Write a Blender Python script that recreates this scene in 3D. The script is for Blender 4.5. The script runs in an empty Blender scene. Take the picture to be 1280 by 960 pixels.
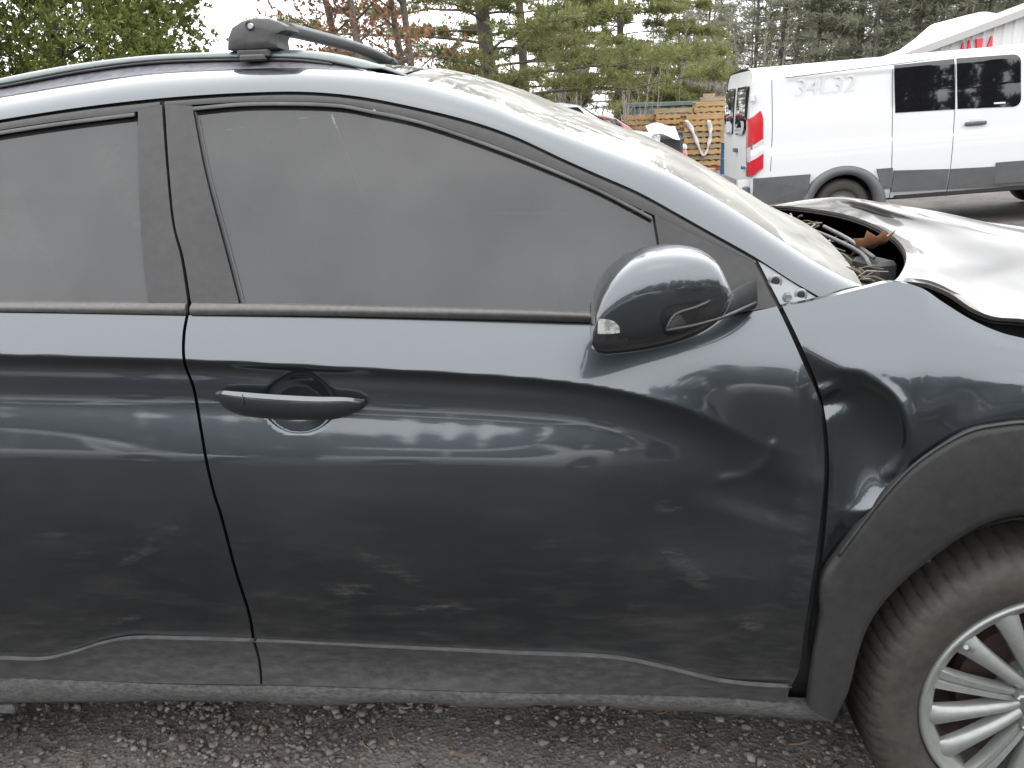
import bpy, math, random
import numpy as np
from mathutils import Matrix, Vector
rnd = random.Random(7); nrs = np.random.RandomState(11)
R = math.radians
scene = bpy.context.scene

# ------------------------------------------------------------------ camera
CH, CD, CF = 1.40, 1.33, 1036.0          # height, distance from the car flank, focal length (px of 1280)
PITCH, YAW, ROLL = math.atan((480-150)/CF), R(4.8), R(2.0)
fw = np.array([-math.sin(YAW)*math.cos(PITCH), math.cos(YAW)*math.cos(PITCH), -math.sin(PITCH)])
_rt = np.array([math.cos(YAW), math.sin(YAW), 0.0]); _up = np.cross(_rt, fw)
rt = math.cos(ROLL)*_rt - math.sin(ROLL)*_up
up = math.sin(ROLL)*_rt + math.cos(ROLL)*_up
co = np.array([0.0, -CD, CH])
cd = bpy.data.cameras.new('camera'); cam = bpy.data.objects.new('camera', cd)
scene.collection.objects.link(cam); scene.camera = cam
cd.sensor_width = 36; cd.lens = 36*CF/1280; cd.clip_start = 0.05; cd.clip_end = 900
cam.matrix_world = Matrix(((rt[0], up[0], -fw[0], co[0]), (rt[1], up[1], -fw[1], co[1]),
                           (rt[2], up[2], -fw[2], co[2]), (0, 0, 0, 1)))

# ------------------------------------------------------------------ overcast sky, soft sun, exposure
world = bpy.data.worlds.new('World'); scene.world = world; world.use_nodes = True
wn, wl = world.node_tree.nodes, world.node_tree.links
for n in list(wn): wn.remove(n)
SUN_EL, SUN_AZ = R(80), R(200)
sky = wn.new('ShaderNodeTexSky'); sky.sky_type = 'NISHITA'; sky.sun_disc = False
sky.sun_elevation = SUN_EL; sky.sun_rotation = SUN_AZ; sky.dust_density = 4; sky.air_density = 1.2
cl = wn.new('ShaderNodeMix'); cl.data_type = 'RGBA'; cl.inputs[0].default_value = 0.90   # closed cloud deck
cl.inputs[7].default_value = (9.0, 9.15, 9.4, 1)
bg = wn.new('ShaderNodeBackground'); bg.inputs[1].default_value = 0.10
wo = wn.new('ShaderNodeOutputWorld')
wl.new(sky.outputs[0], cl.inputs[6]); wl.new(cl.outputs[2], bg.inputs[0]); wl.new(bg.outputs[0], wo.inputs[0])
sl = bpy.data.lights.new('sun', 'SUN'); sl.energy = 0.5; sl.angle = R(150); sl.color = (1.0, .97, .92)
so = bpy.data.objects.new('sun', sl); scene.collection.objects.link(so)
sd = Vector((math.sin(SUN_AZ)*math.cos(SUN_EL), math.cos(SUN_AZ)*math.cos(SUN_EL), math.sin(SUN_EL)))
so.rotation_euler = sd.to_track_quat('Z', 'Y').to_euler()
scene.view_settings.view_transform = 'Standard'; scene.view_settings.look = 'None'
scene.view_settings.exposure = 2.15; scene.view_settings.gamma = 1.0
scene.view_settings.use_curve_mapping = False
scene.render.engine = 'CYCLES'; scene.cycles.use_denoising = True
scene.cycles.max_bounces = 8; scene.cycles.transparent_max_bounces = 12

# ------------------------------------------------------------------ helpers: pixels to places
def proj(P):
    d = np.asarray(P, float) - co; z = d @ fw
    return np.stack([640+CF*(d@rt)/z, 480-CF*(d@up)/z], -1)
def bp(px, yf, it=14):
    """rays through picture points meet the surface y = yf(x, z) (or a plane y = yf)"""
    px = np.asarray(px, float); d = fw + rt*((px[..., 0:1]-640)/CF) - up*((px[..., 1:2]-480)/CF)
    y = np.full(px.shape[:-1], 0.0 if callable(yf) else 0.0) + (0.05 if callable(yf) else yf)
    for _ in range(it if callable(yf) else 1):
        t = (y-co[1])/d[..., 1]; P = co + d*t[..., None]
        if callable(yf): y = .5*y + .5*yf(P[..., 0], P[..., 2])
    return P
def bpz(px, z):
    d = fw + rt*(px[0]-640)/CF - up*(px[1]-480)/CF
    return co + d*((z-co[2])/d[2])
def crom(pts, n, smooth=True):
    """n points evenly along a smooth curve through pts"""
    P = np.asarray(pts, float)
    if smooth and len(P) > 2:
        Q = np.vstack([2*P[0]-P[1], P, 2*P[-1]-P[-2]]); out = []
        for i in range(1, len(Q)-2):
            a, b, c, d = Q[i-1], Q[i], Q[i+1], Q[i+2]
            L = [max(np.linalg.norm(q), 1e-9)**.5 for q in (b-a, c-b, d-c)]
            m1 = (c-b) + L[1]*((b-a)/L[0] - (c-a)/(L[0]+L[1])) if 1 else 0
            m1 = L[1]*((b-a)/L[0]-(c-a)/(L[0]+L[1])+(c-b)/L[1]); m2 = L[1]*((c-b)/L[1]-(d-b)/(L[1]+L[2])+(d-c)/L[2])
            t = np.linspace(0, 1, 17)[:-1, None]
            out.append((2*t**3-3*t**2+1)*b + (t**3-2*t**2+t)*m1 + (-2*t**3+3*t**2)*c + (t**3-t**2)*m2)
        P = np.vstack(out+[P[-1:]])
    s = np.r_[0, np.cumsum(np.linalg.norm(np.diff(P, axis=0), axis=1))]
    u = np.linspace(0, s[-1], n)
    return np.stack([np.interp(u, s, P[:, k]) for k in range(P.shape[1])], -1)
def coons(b, t, l, r, nu, nv, smooth=(1, 1, 1, 1)):
    """b,t left to right; l,r bottom to top -> (nv, nu, dim)"""
    B, T = crom(b, nu, smooth[0]), crom(t, nu, smooth[1]); L, Rr = crom(l, nv, smooth[2]), crom(r, nv, smooth[3])
    u = np.linspace(0, 1, nu)[None, :, None]; v = np.linspace(0, 1, nv)[:, None, None]
    return ((1-v)*B[None]+v*T[None]+(1-u)*L[:, None]+u*Rr[:, None]
            - ((1-u)*(1-v)*B[0]+u*(1-v)*B[-1]+(1-u)*v*T[0]+u*v*T[-1]))

# ------------------------------------------------------------------ helpers: meshes and objects
COL = scene.collection
def link(name, me, mat=None, parent=None, smooth=True):
    o = bpy.data.objects.new(name, me); COL.objects.link(o)
    if mat is not None:
        for m in (mat if isinstance(mat, (list, tuple)) else [mat]): me.materials.append(m)
    if smooth and len(me.polygons): me.polygons.foreach_set('use_smooth', [True]*len(me.polygons))
    if parent is not None: o.parent = parent
    return o
def mesh(name, V, F, mat=None, parent=None, smooth=True, mi=None):
    me = bpy.data.meshes.new(name); me.from_pydata([tuple(map(float, v)) for v in V], [], [tuple(map(int, f)) for f in F])
    if mi is not None: me.polygons.foreach_set('material_index', mi)
    me.update(); return link(name, me, mat, parent, smooth)
def empty(name, loc, label, cat, group=None, rz=0):
    o = bpy.data.objects.new(name, None); COL.objects.link(o); o.location = loc; o.rotation_euler = (0, 0, rz)
    o.empty_display_size = .2; return tag(o, label, cat, group)
def tag(o, label=None, cat=None, group=None, kind=None):
    for k, v in (('label', label), ('category', cat), ('group', group), ('kind', kind)):
        if v: o[k] = v
    return o
def gridVF(P, flip=False):
    nv, nu = P.shape[:2]; i = np.arange(nv*nu).reshape(nv, nu)
    F = np.stack([i[:-1, :-1], i[:-1, 1:], i[1:, 1:], i[1:, :-1]], -1).reshape(-1, 4)
    return P.reshape(-1, 3), (F[:, ::-1] if flip else F)
def grid(name, P, mat, parent=None, hem=None, keep=None):
    """surface from a grid of points; hem = vector by which its rim is folded back"""
    V, F = gridVF(np.asarray(P, float))
    if keep is not None: F = F[keep[:-1, :-1].reshape(-1)]
    V = list(V); F = [tuple(f) for f in F]
    if hem is not None:
        nv, nu = P.shape[:2]; i = np.arange(nv*nu).reshape(nv, nu)
        ring = list(i[0])+list(i[1:, -1])+list(i[-1, -2::-1])+list(i[-2:0:-1, 0]); m = len(ring); h = np.array(hem, float)
        b = len(V); V += [V[k] for k in ring]+[V[k]+h for k in ring]
        F += [(b+k, b+m+k, b+m+(k+1) % m, b+(k+1) % m) for k in range(m)]
    return mesh(name, V, F, mat, parent)
def bez(A, B, n, off):
    """strip from curve A to curve B, its middle pushed by off"""
    t = np.linspace(0, 1, n)[:, None, None]; C = (A+B)/2 + np.asarray(off, float)
    return (1-t)**2*A + 2*t*(1-t)*C + t*t*B
def tubeVF(path, rad, seg=10, sx=1.0, caps=True):
    P = np.asarray(path, float); n = len(P); r = np.broadcast_to(rad, (n,)); V = []; F = []
    ref = np.array([0, 0, 1.0])
    for k in range(n):
        t = P[min(k+1, n-1)]-P[max(k-1, 0)]; t /= np.linalg.norm(t)+1e-12
        if abs(t @ ref) > .95: ref = np.array([0, 1.0, 0])
        a = np.cross(t, ref); a /= np.linalg.norm(a); b = np.cross(a, t)
        for j in range(seg):
            w = 2*math.pi*j/seg; V.append(P[k]+r[k]*(math.cos(w)*a*sx+math.sin(w)*b))
    for k in range(n-1):
        for j in range(seg):
            F.append((k*seg+j, k*seg+(j+1) % seg, (k+1)*seg+(j+1) % seg, (k+1)*seg+j))
    if caps: F += [tuple(range(seg-1, -1, -1)), tuple(range((n-1)*seg, n*seg))]
    return V, F
class MB:
    """collects shapes that make up ONE part"""
    def __init__(s): s.V = []; s.F = []; s.I = []
    def add(s, V, F, mi=0):
        b = len(s.V); s.V += [tuple(v) for v in V]; s.F += [tuple(i+b for i in f) for f in F]; s.I += [mi]*len(F); return s
    def box(s, c, d, rz=0, bev=.0, mi=0, M=None):
        x, y, z = [k/2 for k in d]; b = min(bev, x*.9, y*.9, z*.9)
        if b > 0:
            pts = []
            for zz, i in ((-z, b), (-z+b, 0), (z-b, 0), (z, b)):
                for (px, py) in ((-x+i, -y+b+i*0), (-x+b, -y+i), (x-b, -y+i), (x-i, -y+b), (x-i, y-b), (x-b, y-i), (-x+b, y-i), (-x+i, y-b)):
                    pts.append((px, py, zz))
            F = [(k*8+j, k*8+(j+1) % 8, (k+1)*8+(j+1) % 8, (k+1)*8+j) for k in range(3) for j in range(8)]
            F += [tuple(range(7, -1, -1)), tuple(range(24, 32))]
        else:
            pts = [(sx*x, sy*y, sz*z) for sz in (-1, 1) for sx, sy in ((-1, -1), (1, -1), (1, 1), (-1, 1))]
            F = [(3, 2, 1, 0), (4, 5, 6, 7), (0, 1, 5, 4), (1, 2, 6, 5), (2, 3, 7, 6), (3, 0, 4, 7)]
        cs, sn = math.cos(rz), math.sin(rz)
        V = [(c[0]+p[0]*cs-p[1]*sn, c[1]+p[0]*sn+p[1]*cs, c[2]+p[2]) for p in pts]
        if M is not None: V = [tuple(M @ Vector((p[0], p[1], p[2]))+Vector(c)) for p in pts]
        return s.add(V, F, mi)
    def tube(s, path, rad, seg=8, mi=0, sx=1.0): return s.add(*tubeVF(path, rad, seg, sx), mi)
    def grid(s, P, mi=0, flip=False): return s.add(*gridVF(np.asarray(P, float), flip), mi)
    def lathe(s, prof, c, axis='y', seg=48, mi=0, close=False):
        """prof: (radius, along) pairs, turned about an axis through c"""
        m = len(prof); V = []
        for k in range(seg):
            w = 2*math.pi*k/seg
            for (r, a) in prof:
                V.append((c[0]+r*math.cos(w), c[1]+a, c[2]+r*math.sin(w)) if axis == 'y' else (c[0]+r*math.cos(w), c[1]+r*math.sin(w), c[2]+a))
        F = [(k*m+i, k*m+i+1, ((k+1) % seg)*m+i+1, ((k+1) % seg)*m+i) for k in range(seg) for i in range(m-1)]
        return s.add(V, F, mi)
    def prism(s, poly, f0, f1, mi=0):
        """2-D outline; f0, f1 turn (a,b) into the points of the two faces"""
        n = len(poly)
        s.add([f0(*p) for p in poly]+[f1(*p) for p in poly], [tuple(range(n-1, -1, -1)), tuple(range(n, 2*n))]+[(k, (k+1) % n, n+(k+1) % n, n+k) for k in range(n)], mi)
        return s
    def build(s, name, mat, parent=None, smooth=False, auto=None):
        o = mesh(name, s.V, s.F, mat, parent, smooth, s.I)
        if auto: 
            o.data.polygons.foreach_set('use_smooth', [True]*len(o.data.polygons)); o.data.set_sharp_from_angle(angle=R(auto))
        return o
def kids(o): return [c for c in bpy.data.objects if c.parent == o]
def copy_tree(o, parent=None, **kw):
    c = o.copy(); COL.objects.link(c); c.parent = parent
    for ch in kids(o): copy_tree(ch, c)
    for k, v in kw.items(): c[k] = v
    return c

# ------------------------------------------------------------------ materials
def nt(m): return m.node_tree.nodes, m.node_tree.links
def setin(n, **kw):
    for k, v in kw.items():
        s = n.inputs.get(k.replace('_', ' '))
        if s is not None: s.default_value = v
def MAT(name, col, rough=.5, metal=0., coat=0., coat_rough=.03, ior=1.5, col2=None, nscale=6., ndet=6., nlo=.35, nhi=.65,
        stretch=(1, 1, 1), rvar=0., bump=0., bscale=60., dust=None, dscale=14., damt=.3, trans=0., emit=None, coord='Object'):
    m = bpy.data.materials.new(name); m.use_nodes = True; N, L = nt(m); b = N['Principled BSDF']
    c4 = tuple(col)+(1,); b.inputs['Base Color'].default_value = c4; b.inputs['Roughness'].default_value = rough
    b.inputs['Metallic'].default_value = metal; b.inputs['Coat Weight'].default_value = coat
    b.inputs['Coat Roughness'].default_value = coat_rough; b.inputs['IOR'].default_value = ior
    tc = N.new('ShaderNodeTexCoord'); mp = N.new('ShaderNodeMapping'); mp.inputs['Scale'].default_value = stretch
    L.new(tc.outputs[coord], mp.inputs[0])
    def noise(scale, det=6., vec=None):
        n = N.new('ShaderNodeTexNoise'); n.inputs['Scale'].default_value = scale; n.inputs['Detail'].default_value = det
        n.inputs['Roughness'].default_value = .62
        L.new(vec or mp.outputs[0], n.inputs['Vector']); return n
    def ramp(sock, lo, hi):
        r = N.new('ShaderNodeMapRange'); r.inputs[1].default_value = lo; r.inputs[2].default_value = hi; L.new(sock, r.inputs[0]); return r.outputs[0]
    cur = None
    if col2 is not None:
        x = N.new('ShaderNodeMix'); x.data_type = 'RGBA'; x.inputs[6].default_value = c4; x.inputs[7].default_value = tuple(col2)+(1,)
        L.new(ramp(noise(nscale, ndet).outputs[0], nlo, nhi), x.inputs[0]); cur = x.outputs[2]
    if dust is not None:
        x = N.new('ShaderNodeMix'); x.data_type = 'RGBA'; x.inputs[6].default_value = c4; x.inputs[7].default_value = tuple(dust)+(1,)
        if cur is not None: L.new(cur, x.inputs[6])
        mu = N.new('ShaderNodeMath'); mu.operation = 'MULTIPLY'; mu.inputs[1].default_value = damt
        L.new(ramp(noise(dscale, 8).outputs[0], .38, .72), mu.inputs[0]); L.new(mu.outputs[0], x.inputs[0]); cur = x.outputs[2]
    if cur is not None: L.new(cur, b.inputs['Base Color'])
    if rvar:
        r = N.new('ShaderNodeMapRange'); r.inputs[3].default_value = max(0, rough-rvar); r.inputs[4].default_value = min(1, rough+rvar)
        L.new(noise(nscale*2.3).outputs[0], r.inputs[0]); L.new(r.outputs[0], b.inputs['Roughness'])
    if bump:
        bn = N.new('ShaderNodeBump'); bn.inputs['Strength'].default_value = bump; bn.inputs['Distance'].default_value = .01
        L.new(noise(bscale, 5).outputs[0], bn.inputs['Height']); L.new(bn.outputs[0], b.inputs['Normal'])
    return m

def paint_mat(name, scuffs=(), dirt=0.0, extra=0.0):
    """dark blue-grey metallic paint under clear coat, with road film; scuffs = dull scraped patches (x, z, rx, rz, angle, strength)"""
    m = bpy.data.materials.new(name); m.use_nodes = True; N, L = nt(m); b = N['Principled BSDF']
    b.inputs['Metallic'].default_value = .92; b.inputs['Roughness'].default_value = .31
    b.inputs['Coat Weight'].default_value = 1.; b.inputs['Coat IOR'].default_value = 1.52
    tc = N.new('ShaderNodeTexCoord'); P = tc.outputs['Object']
    def noise(scale, stretch=(1, 1, 1), det=7., rot=0.):
        mp = N.new('ShaderNodeMapping'); mp.inputs['Scale'].default_value = stretch; mp.inputs['Rotation'].default_value = (0, rot, 0); L.new(P, mp.inputs[0])
        n = N.new('ShaderNodeTexNoise'); n.inputs['Scale'].default_value = scale; n.inputs['Detail'].default_value = det; n.inputs['Roughness'].default_value = .65
        L.new(mp.outputs[0], n.inputs['Vector']); return n.outputs[0]
    def mr(s, a, c, lo=0., hi=1.):
        r = N.new('ShaderNodeMapRange'); r.interpolation_type = 'SMOOTHSTEP'
        for k, v in zip((1, 2, 3, 4), (a, c, lo, hi)): r.inputs[k].default_value = v
        L.new(s, r.inputs[0]); return r.outputs[0]
    def math_(op, a, c=None):
        n = N.new('ShaderNodeMath'); n.operation = op; n.use_clamp = op in ('ADD', 'MULTIPLY') and False
        for k, v in enumerate((a, c)):
            if v is None: continue
            if isinstance(v, (int, float)): n.inputs[k].default_value = v
            else: L.new(v, n.inputs[k])
        return n.outputs[0]
    sep = N.new('ShaderNodeSeparateXYZ'); L.new(P, sep.inputs[0])
    film = math_('MULTIPLY', mr(noise(3.2, (1, 1, 1.6)), .35, .75), .03)
    film = math_('ADD', film, math_('MULTIPLY', mr(noise(90, (.5, 1, 1), 4), .60, .75), .035))
    film = math_('ADD', film, math_('MULTIPLY', mr(noise(420, (1, 1, 1), 2), .70, .76), .10))       # specks
    if extra: film = math_('ADD', film, math_('MULTIPLY', mr(noise(11, (1, 1, 1), 9), .2, .8, .6, 1.3), extra))
    low = mr(sep.outputs[2], .95, .40)
    if dirt:
        sm = math_('MULTIPLY', mr(noise(9, (.6, 1, 2.2), 9, .5), .46, .80), dirt)
        sm = math_('ADD', sm, math_('MULTIPLY', mr(noise(26, (.35, 1, 1.6), 8, -.4), .52, .78), dirt*.9))
        film = math_('ADD', film, math_('MULTIPLY', sm, low))
    film = math_('ADD', film, math_('MULTIPLY', math_('MULTIPLY', mr(sep.outputs[2], .56, .42), mr(noise(34, (.4, 1, 1.4), 8), .38, .7)), .07))
    sc = None
    for (x, z, rx, rz, ang, st) in scuffs:
        dx, dz = math_('SUBTRACT', sep.outputs[0], x), math_('SUBTRACT', sep.outputs[2], z)
        ca, sa = math.cos(ang), math.sin(ang)
        u = math_('ADD', math_('MULTIPLY', dx, ca/rx), math_('MULTIPLY', dz, sa/rx))
        v = math_('ADD', math_('MULTIPLY', dx, -sa/rz), math_('MULTIPLY', dz, ca/rz))
        d = math_('ADD', math_('MULTIPLY', u, u), math_('MULTIPLY', v, v))
        e = math_('MULTIPLY', mr(d, 1.0, .0), math_('MULTIPLY', math_('MULTIPLY', mr(noise(70, (.22, 1, 1.4), 8, ang), .40, .66), mr(noise(260, (1, 1, 1), 4), .25, .65)), st))
        sc = e if sc is None else math_('MAXIMUM', sc, e)
    if sc is not None: film = math_('MAXIMUM', film, sc)
    fl = N.new('ShaderNodeMix'); fl.data_type = 'RGBA'     # flake colour variation
    fl.inputs[6].default_value = (.038, .0440, .0490, 1); fl.inputs[7].default_value = (.046, .0525, .058, 1); L.new(noise(900, det=1.), fl.inputs[0])
    L.new(fl.outputs[2], b.inputs['Base Color'])
    b.inputs['Coat Roughness'].default_value = .018
    L.new(mr(noise(7), .3, .75, .006, .022), b.inputs['Coat Roughness'])
    bn = N.new('ShaderNodeBump'); bn.inputs['Strength'].default_value = .008; bn.inputs['Distance'].default_value = .002
    L.new(noise(420, det=2.), bn.inputs['Height']); L.new(bn.outputs[0], b.inputs['Coat Normal'])
    df = N.new('ShaderNodeBsdfDiffuse'); df.inputs[0].default_value = (.15, .137, .122, 1)
    mx = N.new('ShaderNodeMixShader'); L.new(film, mx.inputs[0]); L.new(b.outputs[0], mx.inputs[1]); L.new(df.outputs[0], mx.inputs[2])
    L.new(mx.outputs[0], N['Material Output'].inputs[0]); return m

def glass_mat(name, tint, film=.05, ior=1.52, filmcol=(.42, .42, .41)):
    m = bpy.data.materials.new(name); m.use_nodes = True; N, L = nt(m)
    for n in list(N):
        if n.type != 'OUTPUT_MATERIAL': N.remove(n)
    fr = N.new('ShaderNodeFresnel'); fr.inputs[0].default_value = ior
    tr = N.new('ShaderNodeBsdfTransparent'); tr.inputs[0].default_value = tuple(tint)+(1,)
    gl = N.new('ShaderNodeBsdfGlossy'); gl.inputs['Roughness'].default_value = .012
    mx = N.new('ShaderNodeMixShader'); L.new(fr.outputs[0], mx.inputs[0]); L.new(tr.outputs[0], mx.inputs[1]); L.new(gl.outputs[0], mx.inputs[2])
    df = N.new('ShaderNodeBsdfDiffuse'); df.inputs[0].default_value = tuple(filmcol)+(1,)
    tc = N.new('ShaderNodeTexCoord'); no = N.new('ShaderNodeTexNoise'); no.inputs['Scale'].default_value = 5; no.inputs['Detail'].default_value = 9
    L.new(tc.outputs['Object'], no.inputs['Vector'])
    mr = N.new('ShaderNodeMapRange'); mr.inputs[1].default_value = .3; mr.inputs[2].default_value = .75; mr.inputs[3].default_value = film*.5; mr.inputs[4].default_value = film*1.5
    L.new(no.outputs[0], mr.inputs[0])
    m2 = N.new('ShaderNodeMixShader'); L.new(mr.outputs[0], m2.inputs[0]); L.new(mx.outputs[0], m2.inputs[1]); L.new(df.outputs[0], m2.inputs[2])
    L.new(m2.outputs[0], N['Material Output'].inputs[0]); return m

m_paint = paint_mat('paint')
m_black = MAT('black_gloss', (.012, .012, .013), .18, coat=.6, dust=(.25, .24, .22), damt=.06, dscale=20)
m_trim = MAT('pillar_trim', (.014, .0138, .0138), .48, ior=1.38, col2=(.017, .0168, .0168), nscale=8, dust=(.07, .067, .064), damt=.14, dscale=60, rvar=.08, bump=.05, bscale=600)
m_rubber = MAT('gasket', (.012, .012, .012), .55, dust=(.2, .19, .18), damt=.15)
m_strip = MAT('belt_strip', (.042, .040, .038), .52, dust=(.12, .114, .105), damt=.3, dscale=90)
m_clad = MAT('cladding', (.027, .0268, .0268), .5, col2=(.034, .0336, .0334), nscale=5, dust=(.13, .127, .123), damt=.30, dscale=55, bump=.16, bscale=700, stretch=(.6, 1, 1.2), rvar=.1)
m_lip = MAT('cladding_lip', (.034, .032, .029), .6, dust=(.09, .083, .072), damt=.5, dscale=60)
m_arch = MAT('arch_plastic', (.012, .012, .012), .5, ior=1.42, col2=(.015, .015, .015), nscale=5, dust=(.045, .044, .042), damt=.2, dscale=40, bump=.16, bscale=700, rvar=.08)
m_sill = MAT('sill_dusty', (.034, .0335, .033), .62, col2=(.050, .049, .048), nscale=30, dust=(.13, .127, .122), damt=.7, dscale=120, bump=.3, bscale=240, stretch=(.7, 1, 1.3))
m_rail = MAT('rail', (.085, .098, .098), .38, metal=.4, dust=(.13, .145, .13), damt=.4, dscale=60, coat=.2)
m_foot = MAT('rack_foot', (.026, .026, .025), .55, dust=(.075, .073, .068), damt=.35, dscale=40, bump=.06, bscale=500)
m_dark = MAT('dark_void', (.008, .008, .008), .8)
m_ditch = MAT('roof_ditch', (.03, .03, .038), .55, col2=(.06, .058, .07), nscale=60, dust=(.14, .135, .15), damt=.5, dscale=50)
m_glass_f = glass_mat('glass_front', (.07, .072, .07), .045)
m_glass_r = glass_mat('glass_rear', (.035, .035, .035), .045)
m_wind = glass_mat('windshield', (.45, .47, .45), .58, 1.5, (.29, .285, .262))
m_int = MAT('interior', (.03, .03, .031), .7, bump=.1, bscale=200)
m_steel = MAT('bare_steel', (.17, .178, .186), .45, metal=.3, dust=(.12, .112, .10), damt=.3)
m_bolt = MAT('bolt', (.30, .31, .31), .35, metal=.9)

# =================================================================== THE CAR: flank surfaces
def G(x, z):            # greenhouse (side glass) surface
    return .060 + .50*(z-1.095) + .10*np.clip(z-1.30, 0, 1)**1 + .10*np.clip(x+.1, 0, 2)**2 + .03*np.clip(-x-1.2, 0, 3)**2
class Flank:
    """body side y = f(x, z): through each listed line at its depth and slope. rows: (px, py, y, slope above, slope below) in degrees"""
    def __init__(s, lines):
        s.K = []
        for ln in lines:
            A = np.array([(p if len(p) == 5 else p+(p[3],)) for p in ln], float)
            P = np.array([bp(a[:2], a[2]) for a in A]); o = np.argsort(P[:, 0])
            x = P[o, 0]; c = np.c_[P[o, 2], A[o, 2], np.tan(np.radians(A[o, 3])), np.tan(np.radians(A[o, 4]))]
            xs = np.linspace(x[0], x[-1], 400); q = crom(np.c_[x*1.0, c], 400) if len(x) > 2 else None
            if q is not None: oo = np.argsort(q[:, 0]); x, c = q[oo, 0], q[oo, 1:]
            sl = np.clip((c[0]-c[min(12, len(c)-1)])/(x[0]-x[min(12, len(c)-1)]+1e-9), -.05, .05); sr = np.clip((c[-1]-c[-min(12, len(c))])/(x[-1]-x[-min(12, len(c))]+1e-9), -.25, .25)
            sl[1:] = 0; sr[1:] = 0
            x = np.r_[x[0]-3, x, x[-1]+3]; c = np.vstack([c[0]-3*sl, c, c[-1]+3*sr]); s.K.append((x, c))
    def __call__(s, x, z):
        x = np.asarray(x, float); z = np.asarray(z, float)
        q = [np.stack([np.interp(x, X, C[:, k]) for k in range(4)], 0) for X, C in s.K]
        out = q[0][1]+(z-q[0][0])*q[0][2]
        for a, b in zip(q[:-1], q[1:]):
            h = np.minimum(b[0]-a[0], -1e-4); t = np.clip((z-a[0])/h, 0, 1)
            y = (2*t**3-3*t**2+1)*a[1]+(t**3-2*t**2+t)*h*a[3]+(-2*t**3+3*t**2)*b[1]+(t**3-t**2)*h*b[2]
            out = np.where(z <= a[0], y, out)
        l = q[-1]; out = np.where(z < l[0], l[1]+(z-l[0])*l[3], out)
        return out - .012*(1-((x+.3)/1.4)**2)*0 + .035*np.clip(-x-1.7, 0, 3)**2*4
S = Flank([
    [(0, 390, .060, 36), (400, 395, .060, 36), (740, 404, .060, 36), (900, 393, .062, 38), (985, 383, .066, 40)],
    [(0, 445, .018, 24, -42), (230, 451, .016, 24, -42), (406, 459, .014, 24, -40), (640, 472, .012, 23, -36), (740, 483, .010, 21, -30),
     (807, 497, .008, 19, -24), (857, 512, .006, 16, -16), (907, 533, .004, 13, -8), (957, 557, .000, 9, -2), (1030, 580, -.006, 6, 4)],
    [(0, 474, .024, 2), (230, 479, .022, 2), (406, 486, .020, 2), (640, 497, .017, 2), (740, 508, .015, 2), (857, 540, .010, 3), (957, 582, .000, 2), (1030, 604, -.010, 2)],
    [(0, 512, .0165, 15), (230, 518, .0145, 15), (406, 524, .0125, 15), (640, 534, .0095, 15), (740, 543, .0078, 14), (857, 570, .0045, 10), (957, 606, .000, 3), (1030, 630, -.010, 1)],
    [(0, 560, .001, 12), (230, 564, -.001, 12), (406, 568, -.0025, 12), (640, 574, -.004, 12), (857, 600, -.003, 7), (957, 632, -.002, 2), (1030, 650, -.010, 0)],
    [(0, 606, -.009, 7), (406, 612, -.0115, 7), (640, 616, -.0125, 7), (857, 634, -.008, 3), (1030, 680, -.010, 0)],
    [(0, 700, -.016, -1), (640, 706, -.018, -1), (1030, 740, -.012, -1)],
    [(0, 775, -.010, -4), (400, 775, -.012, -4), (640, 780, -.012, -4), (1030, 810, -.006, -3)],
    [(0, 815, -.009, 4), (400, 806, -.011, 4), (640, 812, -.011, 4), (860, 836, -.009, 2), (1030, 856, -.004, 2)],
    [(0, 880, .030, -12), (1030, 890, .030, -12)],
])
def clampS(off=0.): return lambda x, z: S(x, z)+off
def Goff(off=0.): return lambda x, z: G(x, z)+off

car = empty('crashed_suv', (0.0, .9, 0), 'dark blue-grey compact SUV with dented door, crumpled front fender and buckled hood', 'car')
def part(o): o.parent = car; o.matrix_parent_inverse = Matrix.Translation((0, -.9, 0)); return o
def sub(o, p): o.parent = p; o.matrix_parent_inverse = p.matrix_parent_inverse.copy() if False else Matrix(); return o

# picture outlines of the panels (1280 x 960)
gapB = [(329, 857), (322, 835), (317, 801), (312, 770), (295, 715), (275, 640), (268, 619), (258, 576), (251, 535), (242, 485), (230.5, 452), (230, 418), (234, 394)]
fdoor_front = [(990, 858), (999, 841), (1007, 787), (1018, 716), (1026, 657), (1032, 590), (1030, 540), (1023, 494), (1008, 460), (990, 419), (973, 383)]
belt_lo = [(234, 394.5), (406, 396), (640, 401), (740, 404), (838, 402), (900, 396), (945, 389), (973, 383)]
clad_top_f = [(317, 801), (450, 807), (640, 816), (771, 823), (834, 836), (897, 851), (940, 856), (990, 858)]

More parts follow.
